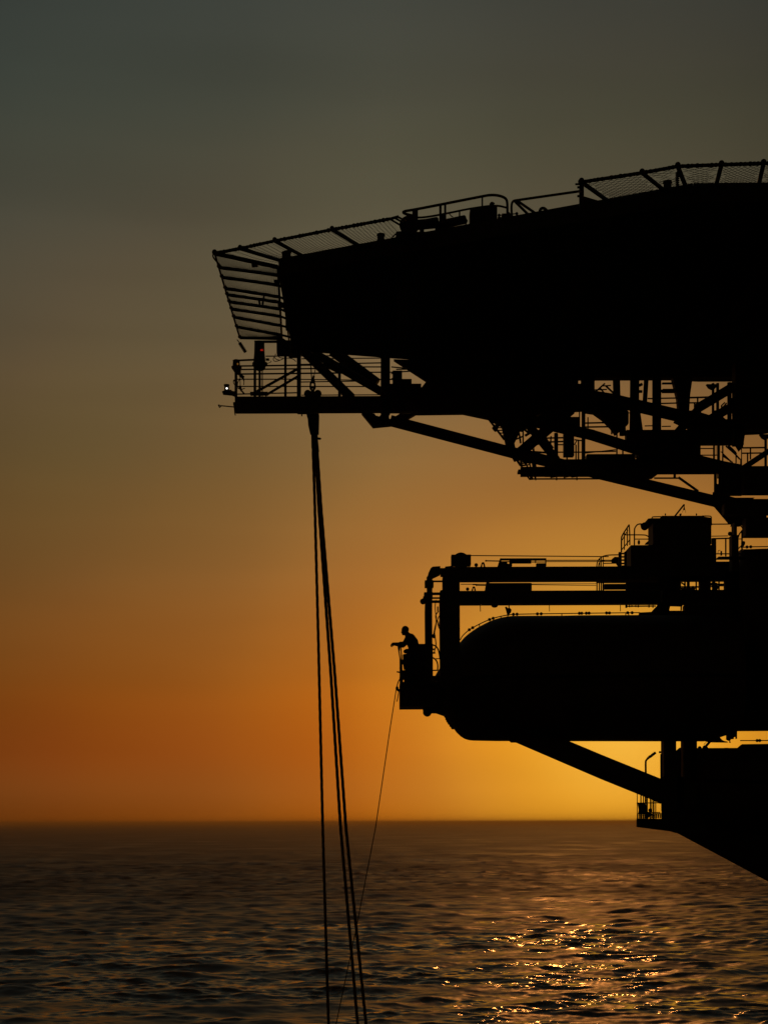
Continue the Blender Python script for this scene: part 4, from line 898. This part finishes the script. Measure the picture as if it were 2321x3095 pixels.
m = MB(); m.pp([zS(124, 1030), zS(124, 760), zS(130, 690), zS(285, 455)], 4.6, yy); m.build('hoop', STEEL, hr); MB().pp([zS(285, 455), zS(298, 640), zS(298, 880)], 4, yy).build('hoop', STEEL, hr)
for x, y0, y1 in ((185, 620, 980), (246, 520, 900)): MB().tb(zS(x, y0), zS(x, y1), 3.4, yy).build('post', STEEL, hr)
MB().pp([zS(130, 980), zS(220, 870), zS(290, 780)], 3.4, yy).build('stringer', STEEL, hr); MB().pp([zS(140, 780), zS(185, 690), zS(260, 570)], 3, yy).build('stringer', STEEL, hr)
MB().pp([zS(200, 668), zS(600, 668), zS(650, 680), zS(700, 712)], 3.6, yy + .1).build('top_rail', STEEL, hr); MB().tb(zS(400, 757), zS(700, 757), 3.2, yy + .1).build('mid_rail', STEEL, hr); MB().tb(zS(395, 660), zS(395, 870), 3.4, yy + .15).build('post', STEEL, hr)
lp = thing('ladder_plate', 'small plate with a column of rung holes beside the winch house', 'ladder', at(zS(120, 1330), YW))
MB().px(zS(60, 1025), zS(130, 1330), YW, .1).build('side_plate', STEEL, lp); MB().px(zS(178, 1020), zS(235, 1330), YW, .1).build('side_plate', STEEL, lp)
for y in (1060, 1130, 1198, 1268, 1325): MB().px(zS(126, y - 19), zS(182, y + 17 if y < 1300 else y + 5), YW + .02, .06).build('rung', STEEL, lp)
br = thing('guard_rail', 'bent guard rail at the end of the upper davit beam', 'railing', at(zH(300, 640), YN))
yb2 = YN + .05
MB().pp([zH(230, 642), zH(234, 600), zH(262, 565), zH(310, 546), zH(412, 544)], 3.6, yb2).build('top_rail', STEEL, br); MB().pp([zH(245, 640), zH(250, 605), zH(290, 590), zH(360, 592)], 3, yb2).build('mid_rail', STEEL, br)
for x, y in ((256, 575), (268, 560), (284, 555)): MB().tb(zH(x, y), zH(x, 642), 3, yb2).build('post', STEEL, br)
MB().tb(zH(285, 616), zH(412, 614), 3, yb2).build('mid_rail', STEEL, br); MB().poly([zH(358, 578), zH(380, 560), zH(412, 562), zH(412, 640), zH(395, 612), zH(358, 610)], yb2 + .1, .1).build('winch_guard', STEEL, br)
br2 = thing('guard_rail', 'posts of a guard rail seen between the two davit beams', 'railing', at(zH(255, 845), YFR))
for x, w_ in ((232, 4), (252, 4), (268, 4), (284, 5)): MB().tb(zH(x, 765), zH(x, 846), w_, YFR - .2).build('post', STEEL, br2)
MB().px(zH(290, 786), zH(480, 836), YFR - .1, .1).build('skirt', STEEL, br2); MB().px(zH(225, 772), zH(470, 776), YFR - .15, .05).build('rail', STEEL, br2)
# machinery block between the beams at the right, with two latticed gaps
mb_ = thing('machinery_deck', 'solid black machinery deck right of the lifeboat with two small latticed gaps', 'machinery deck', at(zH(1000, 960), 38.6))
YM2 = 38.6
MB().px(zH(470, 760), zH(934, 845), YM2, .2).build('block', STEEL, mb_); MB().px(zH(1078, 740), zH(1182, 850), YM2, .2).build('block', STEEL, mb_); MB().px(zH(1288, 690), zH(1520, 860), YM2, .2).build('block', STEEL, mb_)
MB().px(zH(900, 600), zH(1520, 770), YM2, .3).build('block', STEEL, mb_)
MB().px(zH(760, 836), zH(1540, 966), YM2, .3).build('block', STEEL, mb_); MB().px(zH(946, 960), zH(1540, 1020), YM2, .3).build('block', STEEL, mb_); MB().poly([zH(745, 940), zH(850, 940), zH(836, 1006), zH(850, 1030), zH(752, 1070), zH(742, 1000)], YM2, .2).build('block', STEEL, mb_); MB().px(zH(740, 1009), zH(1540, 1110), YM2, .3).build('block', STEEL, mb_)
MB().poly([zH(845, 955), zH(945, 955), zH(945, 973), zH(845, 970)], YM2 - .1, .1).build('gap_plate', STEEL, mb_); MB().px(zH(932, 965), zH(937, 1010), YM2 - .1, .1).build('gap_plate', STEEL, mb_)
for a, b, w_ in ((zH(966, 770), zH(966, 840), 5.5), (zH(990, 770), zH(990, 840), 7), (zH(1060, 770), zH(1060, 840), 5), (zH(935, 812), zH(1080, 812), 5), (zH(935, 824), zH(1060, 824), 3.5), (zH(935, 775), zH(970, 800), 5), (zH(1032, 805), zH(1032, 836), 8), (zH(1000, 770), zH(1000, 836), 5), (zH(935, 834), zH(1050, 834), 4),
                 (zH(1200, 770), zH(1200, 840), 7), (zH(1214, 770), zH(1214, 840), 5), (zH(1226, 780), zH(1226, 840), 9), (zH(1250, 770), zH(1250, 840), 5), (zH(1180, 792), zH(1290, 792), 6), (zH(1180, 808), zH(1250, 808), 5), (zH(1180, 782), zH(1230, 782), 4), (zH(1255, 804), zH(1290, 804), 3), (zH(1252, 780), zH(1238, 830), 3)):
    MB().tb(a, b, w_, YM2 + .1, seg=6).build('lattice_bar', STEEL, mb_)
# right hand rails and column
rr = thing('guard_rail', 'guard rails between the winch house and the big column at its right', 'railing', at(zP(560, 1930), YW))
for a, b, w_ in ((zP(350, 1275), zP(760, 1272), 3.6), (zP(350, 1526), zP(690, 1520), 2.6), (zP(355, 1580), zP(720, 1570), 4.6), (zP(440, 1895), zP(720, 1895), 3.6), (zP(890, 1584), zP(970, 1584), 2.8), (zP(900, 1895), zP(970, 1895), 3.6)): MB().tb(a, b, w_, YW + .2, seg=8).build('rail', STEEL, rr)
for x, y0, w_ in ((645, 1575, 4.6), (395, 1570, 14)): MB().tb(zP(x, y0), zP(x, 1945), w_, YW + .25, seg=8).build('post', STEEL, rr)
MB().px(zP(375, 1570), zP(446, 1945), YW + .1, .3).build('panel', STEEL, rr)
MB().pp([zP(480, 1890), zP(488, 1830), zP(505, 1818), zP(535, 1822)], 1.6, YW + .2).px(zP(532, 1835), zP(570, 1935), YW + .2, .06).build('small_bracket', STEEL, rr)
MB().pp([zP(905, 1560), zP(920, 1490), zP(990, 1405)], 4.4, YW + .2).build('rail', STEEL, rr); MB().pp([zP(925, 1280), zP(990, 1340), zP(1005, 1370)], 4, YW + .2).build('rail', STEEL, rr); MB().pp([zP(905, 1790), zP(975, 1720)], 3.6, YW + .2).build('rail', STEEL, rr)
MB().tb(zP(985, 1400), zP(985, 1800), 5, YW + .2).build('post', STEEL, rr); MB().poly([zP(985, 1640), zP(1020, 1625), zP(1052, 1640), zP(1050, 1690), zP(1020, 1745), zP(985, 1750)], YW + .1, .1).build('gate_latch', STEEL, rr)
MB().px(zP(440, 1935), zP(1100, 1990), YW + .1, .3).build('kerb', STEEL, rr)
cl = thing('column', 'stout square column rising at the right beside the winch house to the truss', 'column', at(zP(830, 2200), YW))
MB().px(zP(765, 1230), zP(882, 2300), YW + .3, .3).build('shaft', STEEL, cl); MB().px(zP(715, 1500), zP(915, 2280), YW + .25, .3).build('sleeve', STEEL, cl); MB().ball(at(zP(735, 1475), YW + .3), .055).build('bolt', STEEL, cl)
# the rig's own block at the right edge
rb = thing('rig_block', 'black mass of the rig at the right edge with thin slits of sky in it', 'rig block', at((2290, 1640), 38.8))
YR = 38.8
MB().px(zP(985, 1130), (2700, 1626), YR, .4).build('house', STEEL, rb); MB().px(zP(560, 840), zP(1470, 1116), YR + .05, .3).build('house', STEEL, rb)
MB().px(zP(1290, 1100), zP(1470, 1300), YR + .02, .3).build('house', STEEL, rb); MB().px(zP(1465, 1256), (2700, 1610), YR + .02, .3).build('house', STEEL, rb); MB().px(zP(1465, 745), (2700, 1558), YR + .02, .3).build('house', STEEL, rb)
MB().px((2212, 1090), (2700, 1309), YR + .1, .4).build('house', STEEL, rb); MB().px((2212, 1280), (2248, 1350), YR + .1, .2).build('house', STEEL, rb)
MB().poly([zO(1190, 280), zO(1400, 360), zO(1300, 500), zO(1240, 640), zO(1240, 700), zO(1250, 860), zO(1400, 860), zO(1400, 280)], YR, .1).build('edge_plate', STEEL, rb)
MB().poly([zO(1040, 560), zO(1250, 440), zO(1330, 560), zO(1240, 680), zO(1040, 800)], YR + .3, .05).build('edge_plate', STEEL, rb)
MB().poly([zO(1290, 1060), zO(1659, 1060), zO(1659, 1075), zO(1520, 1090), zO(1300, 1100), zO(1270, 1300), zO(1210, 1360), zO(1160, 1280), zO(1180, 1060)], YR - .1, .08).build('edge_plate', STEEL, rb)
MB().tb(zO(1250, 1640), zO(1720, 1330), 17, YR - .1).build('brace', STEEL, rb)
for a, b, w_ in ((zO(1260, 1310), zO(1620, 1305), 5), (zO(1255, 1394), zO(1560, 1390), 4.5), (zO(1385, 1310), zO(1385, 1490), 4.5), (zO(1340, 1400), zO(1340, 1540), 4.5), (zO(1622, 1150), zO(1622, 1660), 8), (zO(1246, 1300), zO(1246, 1580), 3)): MB().tb(a, b, w_, YR + .1, seg=8).build('rail', STEEL, rb)
MB().poly([zO(1530, 1095), zO(1700, 1095), zO(1680, 1150), zO(1640, 1175), zO(1605, 1170), zO(1570, 1150)], YR, .1).build('column_head', STEEL, rb)
MB().px(zO(1240, 1590), (2700, 1497), YR + .05, .3).build('house', STEEL, rb)
MB().poly([(2240, 1660), (2700, 1660), (2700, 2206), zR(1068, 185), zR(1064, 300), (2150, 2212), (2060, 2236), (1960, 2236), (1960, 1900), (2240, 1860)], YR + 1.2, .3).build('house', STEEL, rb)

# ------------------------------------------------------------------ under the lifeboat: strut, columns, hull
YS = 37.4
stt = thing('support_strut', 'thick slanted strut from under the lifeboat down to the rig hull', 'strut', at(zJ(560, 800), YS))
MB().poly([(1540, 2234), (1704, 2234), zJ(0, 340), zJ(580, 575), zJ(650, 603), zJ(650, 842), zJ(345, 718), zJ(0, 578)], YS, .3).build('box_strut', STEEL, stt)
MB().poly([(1530, 2226), (1728, 2226), (1716, 2243), (1548, 2243)], YS - .05, .4).build('head_plate', STEEL, stt)
m = MB(); m.px(zJ(588, 190), zJ(742, 900), YS + .4, .4); m.px(zJ(786, 190), zJ(950, 900), YS + .4, .4); m.poly([zJ(735, 310), zJ(785, 265), zJ(792, 320), zJ(792, 900), zJ(735, 900)], YS + .5, .2); m.px(zJ(580, 330), zJ(600, 580), YS + .35, .1)
m.ball(at(zJ(577, 312), YS + .4), .03)
solo(m, 'platform_leg', STEEL, 'pair of stout black legs between the lifeboat and the rig hull', 'column')
m = MB(); m.pp([zJ(436, 530), zJ(434, 410), zJ(440, 390), zJ(475, 362), zJ(510, 328)], 6.2, YS + .2, smooth=1)
vp = thing('vent_pipe', 'bent vent pipe with a ribbed end standing on the slanted strut', 'pipe', at(zJ(436, 525), YS + .2)); m.build('pipe', STEEL, vp)
MB().tb(zJ(468, 366), zJ(535, 316), 7.5, YS + .2).build('ribbed_end', RUBBER, vp); MB().tb(zJ(445, 372), zJ(470, 346), 1.2, YS + .2).build('wire', STEEL, vp)
for i in range(4): MB().tb(zJ(480 + i * 14, 357 - i * 11), zJ(486 + i * 14, 352 - i * 11), 9, YS + .2).build('rib', RUBBER, vp)
# lower walkway with rail
lw = thing('lower_walkway', 'small low walkway with thin posts and a half transparent kick grating above the sea', 'walkway', at(zJ(500, 1065), YS + .3))
yl2 = YS + .3
for x, y0, w_ in ((350, 715, 2.6), (387, 728, 4), (411, 735, 3.4), (430, 745, 4), (447, 750, 6), (481, 760, 4), (496, 770, 3), (514, 775, 5), (535, 785, 3)): MB().tb(zJ(x, y0), zJ(x, 1000), w_, yl2, seg=8).build('post', STEEL, lw)
for a, b, w_ in ((zJ(345, 822), zJ(575, 820), 3), (zJ(455, 915), zJ(580, 918), 3), (zJ(350, 930), zJ(900, 925), 2.4)): MB().tb(a, b, w_, yl2, seg=6).build('rail', STEEL, lw)
MB().pp([zJ(515, 800), zJ(545, 808), zJ(570, 812), zJ(580, 830)], 3, yl2).build('rail', STEEL, lw)
MB().poly([zJ(360, 822), zJ(425, 822), zJ(445, 860), zJ(440, 935), zJ(365, 935), zJ(372, 890)], yl2 - .03, .12).build('life_jacket_box', STEEL, lw)
MB().ball(at(zJ(480, 895), yl2), .05).ball(at(zJ(468, 940), yl2), .06).build('valve', STEEL, lw)
m = MB()
for i in range(26): m.tb(zJ(352 + i * 21, 975), zJ(352 + i * 21, 930), 3.4, yl2 + .05, seg=5)
for y in (934, 948, 962): m.tb(zJ(350, y), zJ(900, y), 2.4, yl2 + .05, seg=5)
m.build('kick_grating', STEEL, lw)
MB().poly([zJ(350, 975), zJ(1015, 990), zJ(1015, 1108), zJ(740, 1122), zJ(700, 1108), zJ(350, 1062)], yl2 + .05, .12).build('floor_box', STEEL, lw)
# hull: a raked end with a 45 degree corner in plan
hp = [zJ(592, 560), zJ(592, 1070), zJ(700, 1106), zJ(740, 1118), zJ(1340, 1438), zJ(1659, 1608)]
YHL = 37.9
slope = (hp[-1][1] - hp[3][1]) / (hp[-1][0] - hp[3][0])
xe = hp[-1][0] + (CAM_H * F / YHL + CY + 80 - hp[-1][1]) / slope
outl = hp + [(xe, hp[-1][1] + slope * (xe - hp[-1][0])), (xe + 900, hp[-1][1] + slope * (xe - hp[-1][0])), (xe + 900, zJ(0, 280)[1]), (2135, zJ(0, 284)[1]), (2120, zJ(0, 560)[1])]
fr = [at(p, YHL) for p in outl]
bk = [p + Vector((9.0 if p.x < at((xe, 0), YHL).x + 2 else 0, 9, 0)) for p in fr]
m = MB(); m.quadbox(fr, bk)
hl = thing('rig_hull', 'huge black hull with a raked underside rising out of the sea at the right', 'hull', Vector((fr[6].x, YHL, 0)))
m.build('hull', HULLP, hl)
MB().px(zJ(840, 270), zJ(1400, 600), YHL - .1, .5).build('hull_top', HULLP, hl); MB().px(zJ(1215, 268), zJ(1262, 290), YHL - .1, .1).build('hatch_lid', STEEL, hl)
m = MB()
a, b = at(hp[4], YHL), at(hp[5], YHL); d = (b - a).normalized(); nrm = Vector((-d.z, 0, d.x))
MB().quadbox([at(hp[3], YHL - .02), at(hp[4], YHL - .02), at(hp[4], YHL - .02) + nrm * .12, at(hp[3], YHL - .02) + nrm * .12], [at(hp[3], YHL), at(hp[4], YHL), at(hp[4], YHL) + nrm * .12, at(hp[3], YHL) + nrm * .12]).build('chine_strake', HULLP, hl)
# bits hanging over the lower boat
hg = thing('hanging_gear', 'dark box and half ring hanging over the lower lifeboat', 'gear', at(zR(960, 410), YS + .3))
MB().px(zR(852, 170), zR(1005, 352), YS + .3, .2).build('box', STEEL, hg); MB().px(zR(1030, 170), zR(1066, 345), YS + .3, .1).build('side_plate', STEEL, hg); MB().px(zR(990, 170), zR(1040, 310), YS + .35, .1).build('side_plate', STEEL, hg)
MB().tb(zR(925, 345), zR(925, 408), 3.4, YS + .35).tb(zR(910, 405), zR(942, 412), 3, YS + .35).poly([zR(852, 345), zR(955, 345), zR(930, 378), zR(905, 378), zR(880, 362)], YS + .35, .08).build('hook', STEEL, hg)
MB().poly([zR(300, 180), zR(738, 180), zR(740, 215), zR(728, 270), zR(740, 320), zR(775, 360), zR(820, 384), zR(880, 395), zR(890, 412), zR(560, 408), zR(530, 398), zR(505, 400), zR(435, 375), zR(400, 372), zR(312, 380)], YS + .45, .12).build('half_ring', STEEL, hg)
MB().px(zR(735, 175), zR(850, 206), YS + .4, .1).build('mount', STEEL, hg)
MB().pp([zR(540, 400), zR(505, 440), zR(460, 490), zR(440, 545)], 8, YS + .4).build('hose', RUBBER, hg); MB().pp([zR(470, 412), zR(435, 440), zR(428, 462)], 1.6, YS + .4).build('wire', RUBBER, hg)
MB().ball(at(zR(450, 520), YS + .4), .07).ball(at(zR(345, 520), YS + .4), .05).ball(at(zR(475, 530), YS + .4), .05).build('hose_end', RUBBER, hg)
# ------------------------------------------------------------------ the man leaning on the platform rail
YMAN = YP + .42
man = thing('person', 'person in work clothes leaning forearms on the platform rail and looking out left', 'person', at(zI(600, 1480), YMAN))
def J(px, py, dy=0.): return at(zI(px, py), YMAN) + Vector((0, dy, 0))
def skin(name, nodes, edges, root, mat, parent, voxel=.009, extra=(), smooth=4):
    """one continuous surface grown over a skeleton: nodes {key: (point, radius or (sideways, in plane))}"""
    base = Vector(root_of(parent)['_base']); m = MB()
    rr = lambda r: (r, r) if isinstance(r, float) else r
    for a, b in edges:
        (p, r), (q, t) = nodes[a], nodes[b]
        if isinstance(r, float) and isinstance(t, float): m.tube(p, q, r, t, 12)
        else:
            k = max(3, int((q - p).length / .022)); r_, t_ = rr(r), rr(t)
            for i in range(k + 1):
                u_ = i / k; sy, sx = r_[0] + (t_[0] - r_[0]) * u_, r_[1] + (t_[1] - r_[1]) * u_
                m.ball(p.lerp(q, u_), 1., (sx, sy, sx), 16, 12)
    for p, r in nodes.values():
        sy, sx = rr(r); m.ball(p, 1., (sx, sy, sx), 14, 10)
    for e in extra:
        k = len(m.v); m.v += e.v; m.f += [tuple(i + k for i in f) for f in e.f]
    me2 = bpy.data.meshes.new(name); me2.from_pydata([tuple(Vector(v) - base) for v in m.v], [], m.f); me2.update()
    ob = bpy.data.objects.new(name, me2); col.objects.link(ob)
    rm = ob.modifiers.new('remesh', 'REMESH'); rm.mode = 'VOXEL'; rm.voxel_size = voxel; rm.use_smooth_shade = True
    sm = ob.modifiers.new('smooth', 'SMOOTH'); sm.iterations = smooth; sm.factor = .5
    dg = bpy.context.evaluated_depsgraph_get()
    out = bpy.data.meshes.new_from_object(ob.evaluated_get(dg)); bpy.data.objects.remove(ob); out.name = name
    out.polygons.foreach_set('use_smooth', np.ones(len(out.polygons), bool))
    out.materials.clear(); out.materials.append(mat)
    o = bpy.data.objects.new(name, out); col.objects.link(o); o.parent = parent
    return o
N = {}
def nd(k, px, py, r, dy=0.): N[k] = (J(px, py, dy), r)
nd('pelvis', 645, 800, (.155, .12)); nd('waist', 650, 690, (.15, .115)); nd('belly', 650, 610, (.16, .125)); nd('chest', 625, 535, (.17, .135)); nd('upper', 588, 460, (.14, .115)); nd('neck', 530, 385, .070); nd('nape', 503, 345, .064)
E = [('pelvis', 'waist'), ('waist', 'belly'), ('belly', 'chest'), ('chest', 'upper'), ('upper', 'neck'), ('neck', 'nape')]
for sd_, s_ in (('near', -1), ('far', 1)):
    o_ = 14 if s_ < 0 else -4
    nd(sd_ + 'sho', 530 + o_ * .6, 470, .066, .19 * s_); nd(sd_ + 'ua', 490 + o_, 525, .055, .22 * s_); nd(sd_ + 'elb', 448 + o_, 580 - (4 if s_ > 0 else 0), .043, .20 * s_)
    nd(sd_ + 'fa', 390, 576, .041, .16 * s_); nd(sd_ + 'wr', 305, 570 + s_ * 4, .028, .11 * s_)
    E += [('upper', sd_ + 'sho'), (sd_ + 'sho', sd_ + 'ua'), (sd_ + 'ua', sd_ + 'elb'), (sd_ + 'elb', sd_ + 'fa'), (sd_ + 'fa', sd_ + 'wr')]
    px0, py0 = (268, 570) if s_ < 0 else (278, 562)
    N[sd_ + 'palm'] = (J(px0, py0, .09 * s_), (.026, .036)); N[sd_ + 'kn'] = (J(px0 - 28, py0 + 2, .08 * s_), (.020, .036)); E += [(sd_ + 'wr', sd_ + 'palm'), (sd_ + 'palm', sd_ + 'kn')]
    for f, (oy, L, dr) in enumerate(((-.030, 1., 0), (-.010, 1.1, 3), (.010, 1.02, 5), (.029, .82, 8))):
        k = f'{sd_}f{f}'
        N[k + 'a'] = (J(px0 - 36, py0 + 3 + dr * .5, .08 * s_ + oy), .0105); N[k + 'b'] = (J(px0 - 36 - 22 * L, py0 + 12 + dr, .08 * s_ + oy * 1.1), .0095)
        N[k + 'c'] = (J(px0 - 36 - 30 * L, py0 + 32 + dr, .08 * s_ + oy * 1.1), .0085); N[k + 'd'] = (J(px0 - 36 - 24 * L, py0 + 48 + dr, .08 * s_ + oy * 1.05), .0075)
        E += [(sd_ + 'kn', k + 'a'), (k + 'a', k + 'b'), (k + 'b', k + 'c'), (k + 'c', k + 'd')]
    k = sd_ + 'th'
    N[k + 'a'] = (J(px0 - 6, py0 + 16, .07 * s_ - .038 * s_), .012); N[k + 'b'] = (J(px0 - 26, py0 + 32, .065 * s_ - .046 * s_), .0105); N[k + 'c'] = (J(px0 - 38, py0 + 46, .065 * s_ - .042 * s_), .009)
    E += [(sd_ + 'palm', k + 'a'), (k + 'a', k + 'b'), (k + 'b', k + 'c')]
    nd(sd_ + 'hip', 635, 850, (.095, .09), .10 * s_); nd(sd_ + 'thigh', 610, 980, .080, .105 * s_); nd(sd_ + 'knee', 580 + s_ * 14, 1130, .058, .11 * s_); nd(sd_ + 'calf', 592 + s_ * 14, 1250, .055, .11 * s_)
    nd(sd_ + 'ank', 612 + s_ * 18, 1425, .040, .11 * s_); nd(sd_ + 'heel', 618 + s_ * 18, 1462, .036, .11 * s_); nd(sd_ + 'toe', 500 + s_ * 18, 1468, .030, .13 * s_)
    E += [('pelvis', sd_ + 'hip'), (sd_ + 'hip', sd_ + 'thigh'), (sd_ + 'thigh', sd_ + 'knee'), (sd_ + 'knee', sd_ + 'calf'), (sd_ + 'calf', sd_ + 'ank'), (sd_ + 'ank', sd_ + 'heel'), (sd_ + 'heel', sd_ + 'toe')]
# head: skull, face, jaw, nose, lips, brow, ears
pxm = .15375 * YMAN / F
hd = MB()
hd.ball(J(482, 285), 1., (70 * pxm, .076, 70 * pxm), 24, 16)
hd.ball(J(458, 325), 1., (50 * pxm, .062, 56 * pxm), 20, 14)
hd.ball(J(452, 366), 1., (34 * pxm, .042, 31 * pxm), 16, 12)
hd.ball(J(414, 338), .0155, (1.0, .75, .9), 10, 8).ball(J(419, 322), .011, (.8, .8, 1.6), 10, 8)
hd.ball(J(424, 360), .011, (.7, 1.8, .6), 10, 8).ball(J(426, 369), .010, (.7, 1.6, .6), 10, 8)
hd.ball(J(424, 303), .014, (.8, 3., .7), 12, 8)
for s_ in (-1, 1):
    hd.ball(J(490, 325, .077 * s_), .026, (.55, .35, 1.), 12, 8); hd.ball(J(424, 318, .030 * s_), .012, (1, 1, 1), 8, 6)
body = skin('body', N, E, 'pelvis', SKIN, man, .005, [hd], 3)
# clothes: overalls over trunk and limbs, boots, short hair
C = {}; CE = []
grow = .014
for k in ('pelvis', 'waist', 'belly', 'chest', 'upper', 'nearsho', 'nearua', 'nearelb', 'nearfa', 'farsho', 'farua', 'farelb', 'farfa'):
    p, r = N[k]; C[k] = (p, r + grow if isinstance(r, float) else (r[0] + grow, r[1] + grow))
p, r = N['neck']; C['collar'] = (p.lerp(N['upper'][0], .45), .085)
CE = [('pelvis', 'waist'), ('waist', 'belly'), ('belly', 'chest'), ('chest', 'upper'), ('upper', 'collar')] + [e for s_ in ('near', 'far') for e in (('upper', s_ + 'sho'), (s_ + 'sho', s_ + 'ua'), (s_ + 'ua', s_ + 'elb'), (s_ + 'elb', s_ + 'fa'))]
shirt = skin('work_jacket', C, CE, 'pelvis', CLOTH, man)
C = {'pelvis': (N['pelvis'][0], (.172, .135))}; CE = []
for s_ in ('near', 'far'):
    for k in ('hip', 'thigh', 'knee', 'calf'):
        p, r = N[s_ + k]; C[s_ + k] = (p, r + .016 if isinstance(r, float) else (r[0] + .014, r[1] + .014))
    C[s_ + 'cuff'] = (N[s_ + 'ank'][0], .066)
    CE += [('pelvis', s_ + 'hip'), (s_ + 'hip', s_ + 'thigh'), (s_ + 'thigh', s_ + 'knee'), (s_ + 'knee', s_ + 'calf'), (s_ + 'calf', s_ + 'cuff')]
skin('trousers', C, CE, 'pelvis', CLOTH, man)
for s_ in ('near', 'far'):
    B_ = {'top': (N[s_ + 'ank'][0] + UP * .02, .056), 'heel': (N[s_ + 'heel'][0], .046), 'ball': (N[s_ + 'heel'][0].lerp(N[s_ + 'toe'][0], .65), .044), 'toe': (N[s_ + 'toe'][0], .036)}
    skin('boot', B_, [('top', 'heel'), ('heel', 'ball'), ('ball', 'toe')], 'top', LEATHER, man)
hair = MB().ball(J(486, 281), 1., (70 * pxm + .004, .080, 70 * pxm + .004), 24, 16)
lo_ = J(0, 318).z; fx = J(428, 0).x
keep = [i for i, f in enumerate(hair.f) if all(hair.v[j].z > lo_ - (.03 if hair.v[j].x > J(500, 0).x else -.045) and hair.v[j].x > fx for j in f)]
hair.f = [hair.f[i] for i in keep]; hair.sm = [True] * len(keep)
hair.build('hair', LEATHER, man)
MB().poly([zI(455, 690), zI(500, 660), zI(590, 655), zI(590, 745), zI(470, 745), zI(448, 718)], YMAN - .16, .06).build('belt_pouch', LEATHER, man)
